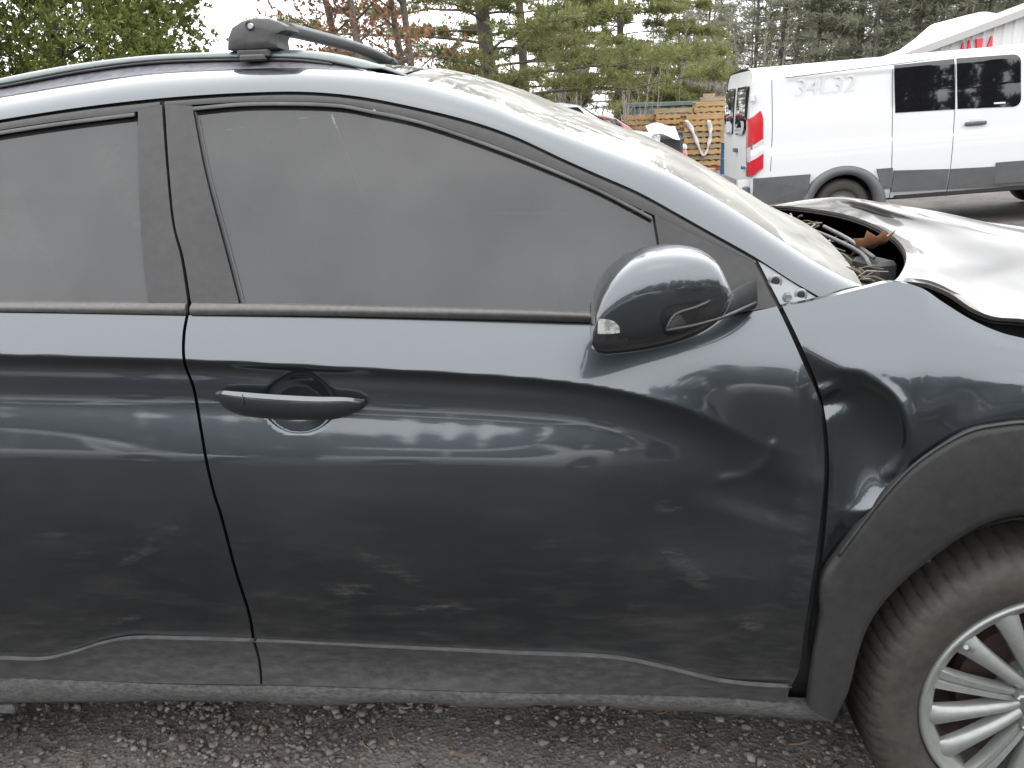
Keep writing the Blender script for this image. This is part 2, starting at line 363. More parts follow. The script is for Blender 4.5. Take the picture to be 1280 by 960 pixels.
def ell(px, c, r, ang=0):
    d = px-np.array(c, float); ca, sa = math.cos(ang), math.sin(ang)
    return ((d[..., 0]*ca+d[..., 1]*sa)/r[0])**2+((-d[..., 0]*sa+d[..., 1]*ca)/r[1])**2
def dline(px, a, b):
    a = np.array(a, float); b = np.array(b, float); n = (b-a)/np.linalg.norm(b-a); d = px-a
    return d[..., 0]*n[1]-d[..., 1]*n[0]
def dpoly(px, pts):
    best = np.full(px.shape[:-1], 1e9)
    for a, b in zip(pts[:-1], pts[1:]):
        a = np.array(a, float); b = np.array(b, float); t = np.clip(((px-a)@(b-a))/((b-a)@(b-a)), 0, 1)
        best = np.minimum(best, np.linalg.norm(px-(a+t[..., None]*(b-a)), axis=-1))
    return best
gs = lambda d, s: np.exp(-(d/s)**2)
cup_c, cup_r = (375, 504), (43, 37)
def door_dents(px):
    y = np.zeros(px.shape[:-1])
    e = ell(px, cup_c, cup_r); y += np.where(e < 1, .030*(1-e**1.3), 0)
    y += .012*np.exp(-ell(px, (900, 655), (120, 110)))                      # pushed-in front of the door
    y -= .007*np.exp(-ell(px, (1003, 690), (22, 120)))                      # fold along the front edge
    y += .006*np.exp(-ell(px, (965, 700), (22, 100)))
    y -= .0022*gs(dpoly(px, [(967, 557), (963, 570), (953, 583), (933, 596), (905, 600)]), 7)   # curl at the end of the crease
    y += .002*np.exp(-ell(px, (855, 545), (45, 26), .3))
    y += .0032*np.sin((px[..., 0]*.021+px[..., 1]*.013))*np.exp(-ell(px, (880, 720), (170, 120)))
    y -= .004*np.exp(-ell(px, (860, 720), (46, 26), .55))
    y += .004*np.exp(-ell(px, (1015, 540), (14, 60)))
    y -= .003*gs(dpoly(px, [(1024, 500), (1029, 540), (1031, 590), (1022, 690), (1008, 780)]), 6)
    return y
def wob(P, a=.0012):     # pressed sheet is never perfectly even
    x, z = P[..., 0], P[..., 2]
    return a*(np.sin(3.1*x+1.3+1.7*np.sin(2.3*z))*np.cos(4.3*z+.6)+.5*np.sin(7.7*x+5*z))
def panel(name, px, surf, mat, dents=None, hem=(0, .014, 0), parent=None, w=.0012):
    P = bp(px, surf)
    # slide each point along its ray by the dent depth (in y)
    d = P-co; y = P[..., 1]+(dents(px) if dents is not None else 0)+wob(P, w)
    P = co+d*((y-co[1])/d[..., 1])[..., None]
    o = grid(name, P, mat, None, hem)
    return part(o) if parent is None else sub(o, parent)

def fix_children():
    pass
SC = lambda px, py: tuple(bp((px, py), -.015)[[0, 2]])
sc = lambda px, py, rx, rz, a, st: SC(px, py)+(rx/540., rz/480., a, min(.55, st*1.1))
m_paint_f = paint_mat('paint_front_door', [sc(440, 735, 34, 14, -.1, .20), sc(485, 708, 60, 10, -.5, .15), sc(550, 758, 44, 10, -.05, .26), sc(495, 765, 60, 8, 0, .10),
            sc(858, 712, 42, 12, -.75, .22), sc(880, 730, 40, 9, -.8, .14), sc(940, 783, 17, 9, -.1, .30), sc(838, 640, 20, 9, -.1, .16), sc(795, 762, 14, 7, 0, .14),
            sc(1000, 690, 18, 90, .05, .10), sc(905, 800, 60, 16, -.3, .10), sc(700, 680, 60, 12, .1, .08), sc(985, 845, 12, 8, 0, .2)], dirt=.10)
m_paint_r = paint_mat('paint_rear_door', [sc(205, 665, 34, 6, .5, .16), sc(180, 690, 50, 6, .45, .12), sc(120, 690, 120, 5, .15, .08), sc(155, 775, 60, 6, .3, .16),
            sc(60, 668, 30, 5, .05, .12), sc(200, 478, 20, 12, -.6, .10), sc(80, 780, 90, 14, .25, .10)], dirt=.09)
m_paint_fd = paint_mat('paint_fender', [sc(1030, 600, 8, 40, 0, .16), sc(1040, 640, 14, 40, 0, .10), sc(1130, 590, 10, 18, .4, .12)], dirt=.06)

front_door = panel('front_door', coons(clad_top_f, belt_lo, [(317, 801)]+gapB[3:], fdoor_front, 190, 130, (1, 1, 1, 1))+np.linspace(2.0, -1.6, 190)[None, :, None]*np.array([1, 0]),
                   S, m_paint_f, door_dents)
front_door['label'] = 'front door with pushed-in leading edge and dusty scuffs'
bladc = [(-360, 838), (-150, 829), (0, 823.5), (50, 824), (90, 815), (125, 804), (160, 797.5), (225, 798), (317, 801)]
rear_door = panel('rear_door', coons(bladc, [(-360, 387), (-150, 388), (0, 390), (120, 392), (234, 394.5)], [(-360, 838), (-352, 700), (-350, 560), (-356, 460), (-360, 387)], [(317, 801)]+gapB[3:], 110, 110)
                  + np.linspace(2, -2.0, 110)[None, :, None]*np.array([1, 0]), S, m_paint_r, None)

# black carcass behind the gaps
gpx = coons([(-380, 850), (330, 856), (1040, 872)], [(-380, 392), (300, 402), (985, 392)], [(-380, 850), (-380, 392)], [(1040, 872), (1040, 560), (985, 392)], 60, 40)
part(grid('body_frame', bp(gpx, clampS(.035)), m_dark))

# ---- door cladding, sill
def strip_px(name, top, bot, ytop, ybot, mat, bul=-.006, n=120, rows=10, parent=None, hem=(0, .012, 0), waves=None):
    A = bp(crom(top, n), ytop); B = bp(crom(bot, n), ybot); P = bez(A, B, rows, (0, bul, 0))
    if waves is not None: P[..., 1] += waves(P[..., 0], np.linspace(0, 1, rows)[:, None])
    o = grid(name, P, mat, None, hem)
    return part(o) if parent is None else sub(o, parent)
dent_c = lambda x, t: .010*np.exp(-((x+.35)/.25)**2)*np.sin(math.pi*t)+.006*np.exp(-((x+.8)/.2)**2)*np.sin(math.pi*t)+.0015*np.sin(9*x)
strip_px('door_cladding', [(319, 802.5), (450, 808.5), (640, 817.5), (771, 824.5), (834, 837.5), (897, 852.5), (940, 857.5), (987, 860)],
         [(328, 856), (640, 865), (897, 871.5), (984, 877)], -.022, .006, m_clad, .004, waves=dent_c, parent=front_door)
strip_px('door_cladding', [(-360, 839), (-150, 830.5), (0, 825), (50, 825.5), (90, 816.5), (125, 805.5), (160, 799), (225, 799.5), (315, 802.5)],
         [(-360, 838+20), (-150, 842.5), (0, 847), (225, 854), (325, 856)], -.022, .004, m_clad, .004, waves=dent_c, parent=rear_door)
strip_px('lip_strip', clad_top_f, [(p[0], p[1]+1.8) for p in clad_top_f], -.010, -.0235, m_lip, -.001, rows=4, hem=None, parent=front_door).name = 'cladding_lip'  # thin tan strip along the top edge of the cladding
strip_px('cladding_lip', bladc, [(p[0], p[1]+1.8) for p in bladc], -.010, -.0235, m_lip, -.001, rows=4, hem=None, parent=rear_door)
silltop = [(-900, 845), (-360, 853), (0, 848.5), (225, 856), (330, 859), (640, 867), (897, 874), (986, 880), (1046, 883)]
sillbot = [(-900, 885), (-360, 881), (0, 879), (150, 877.5), (200, 876), (335, 877.5), (349, 880), (365, 881.5), (425, 882.5), (445, 879), (480, 878), (560, 880), (570, 884), (650, 885), (670, 881.5), (760, 883), (775, 887), (850, 889), (919, 893), (1041, 902.5)]
part(grid('sill', np.concatenate([bez(bp(crom(silltop, 200), .004), bp(crom(sillbot, 200, False), .028), 8, (0, -.012, 0)),
     (bp(crom(sillbot, 200, False), .028)[None]+np.array([[[0, .02, .004]], [[0, .12, .05]], [[0, .2, .06]]]))]), m_sill, None, (0, .02, 0)))

tb_ = bp(np.array((11., 884.)), .06); part(MB().box(tb_, (.035, .02, .022), bev=.004).build('jacking_tab', m_sill))
# ---- greenhouse: gasket lines, frames, glass (picture lines)
K1 = [(-300, 208), (-150, 176), (0, 149.5), (101, 134), (201, 122.6), (302, 116), (380, 114.6), (445, 120), (510, 132), (591, 152), (644, 170.6), (705, 199), (750, 219), (798, 240), (850, 268.5), (881, 286), (945, 322), (990, 351), (1026, 372)]
K0 = [(-300, 176), (-150, 146), (0, 121), (101, 104), (188, 92), (286, 86.7), (368, 85), (426, 87), (495, 94), (534, 101.6), (575, 113.7), (624, 130), (664, 148), (745.6, 179), (827, 211), (881, 240), (926, 267), (972, 297), (1017, 326), (1062, 350), (1078, 357)]
inner_r = [(-300, 228), (-150, 194), (0, 167), (80, 155), (168, 144)]
inner_f = [(240, 137), (302, 131.5), (380, 131), (430, 134), (461, 140), (518, 152), (583, 172.7), (664, 203), (745.6, 238), (785, 258), (815, 274)]
k1P = bp(crom(K1, 200), Goff(.002))
k0y = lambda x, z: G(x, z)+.030+.018*np.clip((z-1.1)/.4, 0, 1)
k0P = bp(crom(K0, 200), k0y)
ext = lambda P: np.vstack([P[0]+np.array([[-.75, .09, -.20], [-.55, .055, -.125], [-.35, .03, -.07], [-.15, .01, -.026]]), P])
k1E, k0E = ext(k1P), ext(k0P)
nn = 220; A, B = crom(k0E, nn), crom(k1E, nn)
band = part(grid('roof_side_panel', bez(A, B, 14, (0, -.013, .012)), m_paint, None, (0, .012, -.002)))
# weatherstrip under the frames
o_ = bp(coons([(-300, 388), (300, 396), (975, 386)], K1, [(-300, 388), (-300, 208)], [(975, 386), (1026, 372)], 160, 40), Goff(.016))
keep = np.ones((40, 160), bool)
pxk = proj(o_)
def inside(px, poly):
    x, y = px[..., 0], px[..., 1]; r = np.zeros(x.shape, bool); n = len(poly)
    for i in range(n):
        (x1, y1), (x2, y2) = poly[i], poly[(i+1) % n]
        c = ((y1 > y) != (y2 > y)) & (x < (x2-x1)*(y-y1)/((y2-y1) or 1e-9)+x1); r ^= c
    return r
fpoly = [(228, 131), (302, 124), (380, 123), (461, 131), (518, 142), (583, 161), (664, 190), (745, 227), (800, 254), (826, 272), (838, 320), (846, 390), (275, 386)]
rpoly = [(-292, 384), (-292, 218), (-150, 186), (0, 158), (188, 133), (205, 386)]
part(grid('weatherstrip', o_, m_rubber, None, None, ~(inside(pxk, fpoly) | inside(pxk, rpoly))))
def band_px(name, a, b, off, mat, parent, n=140, rows=5, bul=-.0025, hem=(0, .010, 0)):
    A, B = bp(crom(a, n), Goff(off)), bp(crom(b, n), Goff(off)); return sub(grid(name, bez(A, B, rows, (0, bul, 0)), mat, None, hem), parent)
sh = lambda L, d: [(p[0], p[1]+d) for p in L]
# upper frames
K1f = [p for p in K1 if 201 <= p[0] <= 945]; K1f[0] = (206, 122.4)
band_px('window_frame', sh(K1f, 4.5), [(206, 133.5), (240, 131)]+sh(inner_f[1:-1], -4.0)+[(817, 269), (860, 292), (945, 330)], 0, m_trim, front_door)
K1r = [p for p in K1 if p[0] < 201]+[(200, 122.8)]
band_px('window_frame', sh(K1r, 4.5), sh(inner_r[:-1], -4.5)+[(168, 140), (200, 133.5)], 0, m_trim, rear_door)
# B-pillar covers
bl = coons([(185, 378), (234.5, 379)], [(172.5, 138), (202, 131)], [(185, 378), (178, 319), (172.5, 208), (172.5, 138)], [(234.5, 379), (225, 319), (216, 285), (208.5, 218), (202, 131)], 10, 40)
sub(grid('pillar_cover', bp(bl, Goff(-.002)), m_trim, None, (0, .012, 0)), rear_door)
bf = coons([(239, 379), (299, 380)], [(206, 131), (240, 132)], [(239, 379), (229, 319), (219.5, 285), (212, 218), (206, 131)], [(299, 380), (283, 319), (256, 215), (240, 132)], 10, 40)
sub(grid('pillar_cover', bp(bf, Goff(-.002)), m_trim, None, (0, .012, 0)), front_door)
# thin run channel on the cover's front edge
a_ = [(243.5, 140), (258.5, 215), (286, 319), (301, 378)]
sub(grid('run_channel', bez(bp(crom(sh(a_, 0), 40), Goff(-.004)), bp(crom([(p[0]+2.5, p[1]) for p in a_], 40), Goff(.004)), 4, (0, -.001, 0)), m_strip), front_door)
# glass
def glass(px, mat, parent, off=.009):
    P = bp(px, Goff(off)); x, z = P[..., 0], P[..., 2]
    P[..., 1] += .0010*np.sin(2.2*x+3*z)
    return sub(grid('window_glass', P, mat), parent)
glass(coons([(296, 384), (560, 390), (842, 402)], [(236, 133)]+inner_f[1:-1]+[(817, 271)], [(296, 384), (279, 319), (252, 215), (236, 133)], [(842, 402), (826, 310), (817, 271)], 90, 50), m_glass_f, front_door)
glass(coons([(-300, 380), (-100, 382), (188, 383)], sh(inner_r, -2), [(-300, 380), (-300, 226)], [(188, 383), (180, 319), (175, 208), (171, 142)], 60, 40), m_glass_r, rear_door)
# inner gasket lines at the top of the glass
for pth, pr in ((inner_f, front_door), (inner_r, rear_door)):
    band_px('glass_gasket', sh(pth, -3.4), sh(pth, 1.4), -.0005, m_rubber, pr, rows=5, bul=-.003)
# belt strips
for a, b, pr in (([(-300, 377), (0, 378), (120, 378.5), (233, 379)], [(-300, 387), (0, 389.5), (120, 391.5), (233, 393.5)], rear_door),
                 ([(240, 379), (303, 380), (440, 383), (640, 388), (745, 392), (845, 397)], [(238, 393.8), (406, 395), (640, 400), (745, 403.2), (845, 402.5)], front_door)):
    A, B = bp(crom(a, 100), Goff(-.004)), bp(crom(b, 100), .056)
    sub(grid('belt_strip', bez(A, B, 8, (0, -.012, .004)), m_strip, None, (0, .012, 0)), pr)
# sail triangle that carries the mirror
sail = coons([(832, 401), (900, 394), (945, 387.5), (971, 383)], [(818, 268), (860, 289.5), (905, 311), (943, 328)], [(832, 401), (826, 318), (818, 268)], [(971, 383), (943, 328)], 30, 24)
sub(grid('mirror_sail', bp(sail, Goff(-.006)), m_trim, None, (0, .016, 0)), front_door)
# bare bracket in front of the sail, with bolt and holes
tri = coons([(976, 381.5), (1022, 373)], [(948, 327), (956, 331)], [(976, 381.5), (948, 327)], [(1022, 373), (956, 331)], 10, 12)
br = part(grid('hinge_bracket', bp(tri, Goff(.006)), m_steel, None, (0, .01, 0)))
for (px, py, r, mt, nm) in ((969, 352, .0075, m_dark, 'hole'), (1001, 369, .0068, m_dark, 'hole'), (984, 371.5, .0085, m_bolt, 'bolt')):
    c = bp((px, py), Goff(.006)); mb = MB()
    mb.lathe([(0, -.002 if nm == 'hole' else -.007), (r*.75, -.002 if nm == 'hole' else -.007), (r, -.0012), (r*1.02, .006)], c, seg=6 if nm == 'bolt' else 18)
    sub(mb.build(nm, mt), br)
    if nm == 'hole':
        mb = MB(); mb.lathe([(r, -.0015), (r*1.5, -.0026), (r*1.7, .002)], c, seg=18); sub(mb.build('hole_rim', m_steel, smooth=True), br)

# ---- door handle
def ribbon_solid(top, bot, ysurf, out, n=40, half=.010):
    T, Bm = crom(top, n), crom(bot, n); C = bp((T+Bm)/2, lambda x, z: S(x, z)); H = np.linalg.norm(bp(T, S)-bp(Bm, S), axis=1)/2
    P = []
    for k in range(n):
        e = math.sin(math.pi*min(max((k/(n-1)), 0), 1))**.45; c = C[k]+np.array([0, -out*(.35+.65*e), 0]); h = max(H[k], .0015)
        sec = [(-1.0, .3), (-.94, -.35), (-.6, -.8), (-.1, -1), (.58, -1), (.76, -.9), (1.0, .0), (.9, .8), (.5, 1), (-.7, 1)]
        P.append([c+np.array([0, b*half*(.5+.5*e), a*h]) for a, b in sec])
    P = np.array(P); m = P.shape[1]; V = P.reshape(-1, 3)
    F = [(k*m+j, k*m+(j+1) % m, (k+1)*m+(j+1) % m, (k+1)*m+j) for k in range(n-1) for j in range(m)]+[tuple(range(m-1, -1, -1)), tuple(range((n-1)*m, n*m))]
    return V, F
hm = MB().add(*ribbon_solid([(273, 487), (284, 483.5), (303, 483), (340, 484.5), (400, 488), (440, 491), (457, 496.5)], [(275, 491), (286, 504), (304, 511.5), (330, 515), (385, 517.5), (430, 516.5), (459, 506)], 0, .034, 60))
hnd = sub(hm.build('door_handle', m_paint, auto=24), front_door)
sk = bp(np.array([(303, 493), (303.6, 500), (304, 507)]), lambda x, z: S(x, z)-.0425)
sub(mesh('handle_seam', *tubeVF(sk, .0011, 5), m_rubber), front_door)

# ---- front fender with the crumple
F_ = Flank([
    [(972, 384, .060, 34), (1032, 372, .064, 34), (1083, 359, .072, 35), (1117, 352, .076, 36), (1150, 359, .074, 38), (1179, 378, .068, 40), (1215, 400, .056, 40), (1252, 416, .048, 40), (1280, 423, .044, 40), (1400, 450, .04, 40)],
    [(985, 415, .036, 25), (1050, 415, .033, 24), (1100, 415, .030, 23), (1150, 420, .029, 25), (1200, 428, .028, 27), (1280, 442, .026, 28), (1400, 470, .022, 28)],
    [(1010, 462, .012, 18), (1100, 462, .006, 18), (1200, 462, .010, 19), (1280, 464, .012, 20), (1400, 490, .012, 20)],
    [(1020, 500, .001, 11), (1100, 490, -.003, 11), (1200, 482, .003, 13), (1280, 482, .003, 13), (1400, 508, .003, 13)],
    [(1030, 560, -.012, 6), (1150, 540, -.012, 6), (1280, 520, -.006, 7), (1400, 530, -.006, 7)],
    [(1030, 700, -.010, -2), (1150, 640, -.010, -2), (1280, 640, -.010, -2)],
])
arc = [(1086, 477), (1103, 484), (1116, 492), (1127, 505), (1134, 519), (1136.5, 536), (1135, 553), (1127, 573), (1112, 592)]
def fender_dents(px):
    y = np.zeros(px.shape[:-1]); X, Y = px[..., 0], px[..., 1]
    # the bowl: left of the ridge arc, from the door gap to the wheel-arch lip
    e = ell(px, (1062, 552), (74, 88), -.12); bowl = np.where(e < 1, (1-e)**.85, 0); y += .033*bowl
    # wedge pushed in above it, below the line from the gap to the kink
    d = dline(px, (996, 423), (1088, 475)); f = np.clip(-d/40, 0, 1)*np.clip((1092-X)/40, 0, 1); y += .016*f*f*(3-2*f)*(1-bowl)
    y -= .011*np.exp(-ell(px, (1034, 487), (20, 9), -.45))+0*X
    y += .008*np.exp(-ell(px, (1034, 504), (26, 11), -.25))
    y -= .0034*gs(dpoly(px, arc), 6.5)
    y += .002*np.exp(-ell(px, (1150, 510), (16, 40), .2))
    y -= .002*np.exp(-ell(px, (1090, 462), (40, 16), .25))
    y += .003*np.exp(-ell(px, (1050, 645), (22, 26)))
    y -= .006*gs(X-1034, 7)*np.clip((Y-505)/20, 0, 1)*np.clip((640-Y)/40, 0, 1)
    y += .0025*np.sin(X*.045+Y*.02)*np.exp(-ell(px, (1180, 520), (90, 30)))
    return y
arch_out = [(1013, 857), (1020, 815), (1027, 770), (1026, 745), (1030, 722), (1048, 695), (1080.5, 651), (1113, 611), (1140, 583.6), (1178, 556.5), (1216, 537.5), (1250, 531), (1280, 528), (1330, 531), (1400, 548), (1460, 585), (1520, 650), (1560, 760)]
fen_top = [(978, 383), (1006, 378), (1032.5, 372), (1083, 359.5), (1117, 352.5), (1150.6, 359.5), (1179, 378), (1215, 400), (1252, 416), (1280, 423), (1340, 438), (1400, 453)]
fen_left = [(1016, 845), (1012, 812), (1021, 745), (1029, 690), (1036, 610), (1036, 560), (1029, 505), (1022, 480), (998, 424), (978, 383)]
ao = [p for p in arch_out if 1020 <= p[0] <= 1400]
px = coons([(1016, 845)]+ao[0:], fen_top, fen_left, [(1400, 548), (1400, 453)], 130, 100)
fender = panel('front_fender', px, F_, m_paint_fd, fender_dents, (0, .016, 0), w=.0006)
fender['label'] = 'front fender crumpled behind the wheel arch'
# fender runs on to the nose
nose = bp(coons([(1400, 548), (1460, 585), (1530, 670)], [(1400, 453), (1500, 478), (1600, 508)], [(1400, 548), (1400, 453)], [(1530, 670), (1580, 590), (1600, 508)], 30, 24), F_)
nose[..., 1] += .45*np.clip(nose[..., 0]-1.15, 0, 1)**2
sub(grid('fender_nose', nose, m_paint, None, (0, .016, 0)), fender)
part(grid('fender_liner', bp(coons([(985, 857), (1035, 750), (1085, 660)], [(975, 395), (1040, 395), (1110, 395)], [(985, 857), (1020, 600), (975, 395)], [(1085, 660), (1110, 395)], 12, 16), lambda x, z: F_(x, z)+.075), m_dark))
# wheel-arch cladding
arch_in = [(1043, 901), (1059, 868), (1064, 852), (1072, 819), (1086, 781.5), (1113, 743.5), (1162, 700), (1227, 657), (1280, 643), (1340, 646), (1400, 672), (1450, 720), (1490, 800), (1510, 880)]
ao2 = [(1011, 884), (1013, 862)]+arch_out[1:-1]+[(1560, 760), (1570, 880)]
A = bp(crom(ao2, 160), -.018); B = bp(crom(arch_in, 160), -.014)
lip = B+np.array([0, .05, .0])
cl_ = np.concatenate([(A+np.array([0, .02, 0]))[None], bez(A, B, 12, (0, -.014, 0)), B[None]+np.array([0, .006, 0]), lip[None]])
archo = part(grid('arch_cladding', cl_, m_arch))
edge = bp(crom([p for p in ao2 if p[1] < 720], 80), -.021)
sub(mesh('arch_seam', *tubeVF(edge, .003, 6), m_arch), archo)

# ---- roof, ditch, rails
def mirrorP(P): Q = np.array(P, float); Q[..., 1] = 1.8-Q[..., 1]; return Q
roofA = crom(k0E[k0E[:, 0] < -.335], 60)
ri = roofA+np.array([0, .035, -.004]); t_ = np.linspace(0, 1, 21)[:, None, None]
cross = ri[None]*(1-t_)+mirrorP(ri)[None]*t_; cross[..., 2] += (.012+.03*np.sin(math.pi*t_[..., 0]))*np.sin(math.pi*t_[..., 0])**.3
roof = part(grid('roof', cross, m_paint, None, (0, 0, -.012)))
part(grid('headliner', cross+np.array([0, 0, -.05]), m_int))
rail_bot = [(-300, 165), (-150, 134), (0, 107), (101, 88), (188, 77), (293, 73), (368, 73.3), (407, 77.4), (436, 83), (455, 87), (495, 95)]
rail_top = [(-300, 157), (-150, 126), (0, 98), (33, 91), (101, 79), (188, 69), (286, 64.5), (348, 62), (395, 63.7), (446, 72.5), (491, 86), (520, 98.5)]
A = bp(crom(K0[:10], 120), lambda x, z: k0y(x, z)+.001); B = bp(crom(rail_bot, 120), lambda x, z: k0y(x, z)+.030)
A = A[:112]; B = crom(B, 120)[:112]
part(grid('roof_ditch', bez(A, B+np.array([0, .01, 0]), 6, (0, .008, -.004)), m_ditch))
RT = bp(crom(rail_top, 120), lambda x, z: k0y(x, z)+.045); RB = bp(crom(rail_bot, 120), lambda x, z: k0y(x, z)+.030)
RB[-6:] = RB[-6:]*.5+RT[-6:]*.5
mid = RT*1.0; rows = [RB+np.array([0, .012, .002]), RB, RB*.75+RT*.25+np.array([0, -.009, .0]), RB*.4+RT*.6+np.array([0, -.010, .002]), RB*.12+RT*.88+np.array([0, -.004, .001]), RT, RT+np.array([0, .018, -.002]), RT+np.array([0, .030, -.014]), RB+np.array([0, .034, 0])]
rail = part(grid('roof_rail', np.array(rows), m_rail))
shp = RB[:108]+np.array([0, -.0015, -.0025]); sub(mesh('rail_gasket', *tubeVF(shp, .0028, 6), m_rubber), rail)
rail2 = rail.copy(); COL.objects.link(rail2); rail2.scale = (1, -1, 1); rail2.matrix_parent_inverse = Matrix.Translation((0, -.9, 0)); rail2.location = (0, 1.8, 0)

# ---- roof crossbar with its clamp foot
fy = .385
def foot(mirror=False):
    px_o = [(285.5, 63), (286, 48), (291, 35), (303, 27), (320, 22.5), (338, 23), (352, 27.5), (363, 33), (364, 38), (352, 43), (350, 50), (351.5, 57), (352, 61), (344, 63), (318, 65), (296, 65.5)]
    P = bp(np.array(px_o, float), fy); c = P.mean(0); rows = []
    for dy, sc_ in ((.05, 1.), (.012, 1.0), (-.006, .985), (-.014, .93), (-.017, .80), (-.018, .4)):
        q = c+(P-c)*sc_; q[:, 1] = fy+dy; rows.append(q)
    rows = np.array(rows); V = list(rows.reshape(-1, 3)); m = len(px_o)
    F = [(k*m+j, (k+1)*m+j, (k+1)*m+(j+1) % m, k*m+(j+1) % m) for k in range(5) for j in range(m)]+[tuple(range(5*m, 6*m)), tuple(range(m-1, -1, -1))]
    return MB().add(V, F)
bar_px = [(352, 35), (380, 40), (407, 48), (440, 61), (470, 75), (490, 85)]
ys = np.array([.40, .46, .56, .74, 1.02, 1.40]); PB = np.array([bp(np.array(p, float), y) for p, y in zip(bar_px, ys)]); PB[:, 0] = np.linspace(PB[0, 0], PB[0, 0]-.01, 6); PB[-1] = (PB[0, 0]-.01, 1.41, PB[0, 2]-.01)
zz = np.array([PB[0, 2], PB[0, 2]+.004, PB[0, 2]+.008, PB[0, 2]+.010, PB[0, 2]+.008, PB[0, 2]-.0]); PB[:, 2] = zz
PB[:, 1] = np.linspace(.40, 1.41, 6)
m_bar = MAT('bar_black', (.024, .026, .024), .5, dust=(.09, .095, .082), damt=.5, dscale=220)
bar = part(mesh('roof_crossbar', *tubeVF(crom(PB, 30), .0135, 14, 1.7), m_bar))
fo = sub(foot().build('clamp_foot', m_foot, auto=40), bar)
f2 = fo.copy(); COL.objects.link(f2); f2.scale = (1, -1, 1); f2.location = (0, 1.8, 0)
lk = MB().lathe([(0, -.004), (.0045, -.004), (.0068, -.001), (.0068, .012)], bp(np.array((313.5, 33.), float), fy-.019), seg=20); sub(lk.build('key_lock', m_bolt, auto=40), bar)
lk = MB().lathe([(.0066, -.0005), (.0085, -.0022), (.0092, .004)], bp(np.array((312, 32.5), float), fy-.017), seg=20); sub(lk.build('lock_recess', m_rubber, smooth=True), bar)
cp = bp(np.array([(319, 67.5)], float), fy-.012)[0]
sub(MB().box(cp, (.062, .03, .013), bev=.002).build('clamp_plate', m_rubber), bar)
sub(MB().box(cp+np.array([.0, -.012, -.008]), (.050, .018, .012), bev=.003).build('clamp_jaw', m_foot), bar)

# ---- windshield
wsE = k0P[(k0P[:, 0] > -.335)]; wsE = crom(wsE, 50); we = wsE+np.array([.004, .012, -.002])
Q = we[None]*(1-t_)+mirrorP(we)[None]*t_
tt = np.linspace(0, 1, 50)[None, :]; bl_ = (1-(2*t_[..., 0]-1)**2)
Q[..., 2] += bl_*(.040-.006*tt); Q[..., 0] += bl_*(.010+.05*tt)
windshield = part(grid('windshield', Q, m_wind))
sub(grid('windshield_band', Q[:, :6]+np.array([0, 0, -.004]), m_rubber), windshield)

# ---- mirrored far side: roof side panel, doors' glass and frames in one go
for src in [band, front_door, rear_door, bpy.data.objects['weatherstrip'], bpy.data.objects['body_frame']]:
    c = copy_tree(src, car); c.matrix_parent_inverse = Matrix.Translation((0, -.9, 0)); c.scale = (1, -1, 1); c.location = (0, 1.8, 0)
    if 'label' in c: del c['label']

# ---- buckled hood
def cur(L): return [tuple(bp(np.array(p[:2], float), p[2])) for p in L]
fr = lambda y, z, x=1.62: [(1.35, y+(.06 if y < .5 else 0), z+.05), (x, y+(.14 if y < .5 else (-.1 if y > 1.5 else 0)), z)]
HC = [
    cur([(1117, 352, .100), (1140, 352.5, .090), (1159, 355, .082), (1187, 366.5, .07), (1215, 385, .06), (1243, 396, .052), (1280, 399, .046), (1400, 425, .045)])+fr(.06, .93),
    cur([(1124, 345, .125), (1150, 348, .16), (1187, 351, .20), (1215, 351, .22), (1243, 348, .24), (1280, 344, .25), (1400, 352, .25)])+fr(.25, .97),
    cur([(1133, 318, .255), (1160, 326, .26), (1200, 326, .29), (1243, 324, .30), (1280, 322, .31), (1400, 335, .31)])+fr(.34, .99),
    cur([(1104, 287, .52), (1130, 291, .46), (1180, 299, .39), (1230, 303, .36), (1280, 306, .36), (1400, 322, .36)])+fr(.42, 1.02),
    cur([(1047, 266.5, .83), (1080, 262, .72), (1120, 266, .56), (1173, 276, .47), (1230, 288, .42), (1280, 294, .41), (1400, 313, .41)])+fr(.48, 1.04),
    cur([(962, 257.6, 1.22), (1004, 250, 1.10), (1044, 246, .95), (1077, 248.4, .80), (1117, 254, .66), (1173, 264, .54), (1229, 276.6, .48), (1280, 283.6, .46), (1400, 306, .46)])+fr(.54, 1.05),
    [(.54, 1.36, 1.10), (.62, 1.33, 1.11), (.8, 1.25, 1.09), (1.0, 1.2, 1.06), (1.2, 1.2, 1.03)]+fr(1.2, 1.0),
    [(.50, 1.66, 1.07), (.62, 1.69, 1.08), (.8, 1.7, 1.05), (1.1, 1.71, 1.01)]+fr(1.70, .93)]
HU = np.array([crom(c, 90) for c in HC])
HP = np.stack([crom(HU[:, k], 60) for k in range(90)], 1)
gx = np.linspace(0, 1, 90)[None]; gv = np.linspace(0, 1, 60)[:, None]
HP[..., 2] += .0012*np.sin(9*gx+4*gv)*np.sin(math.pi*gv)
groove = np.exp(-((gv-.44-.02*gx)/.012)**2)*np.clip((gx-.12)/.1, 0, 1); HP[..., 2] -= .0025*groove
hood = part(grid('hood', HP, paint_mat('paint_hood', (), 0., .42), None, (.0, .006, -.007)))
fw_ = HP[-1]+np.array([0, -.012, -.004]); part(grid('inner_wing', np.array([fw_*np.array([1, 1, 0])+np.array([0, 0, .6]), fw_]), m_dark))
sub(grid('hood_underside', HP+np.array([0, .008, -.012]), m_dark), hood)
part(grid('hood_gap_dark', np.array([bp(crom(fen_top[3:], 50), .105)+np.array([0, 0, -.06]), bp(crom(fen_top[3:], 50), .115), bp(crom([(1117, 350), (1159, 350), (1215, 375), (1280, 392), (1400, 415)], 50), .13)+np.array([0, 0, .0])]), m_dark))  # dark sheet added behind the hood gap, standing in for its shade
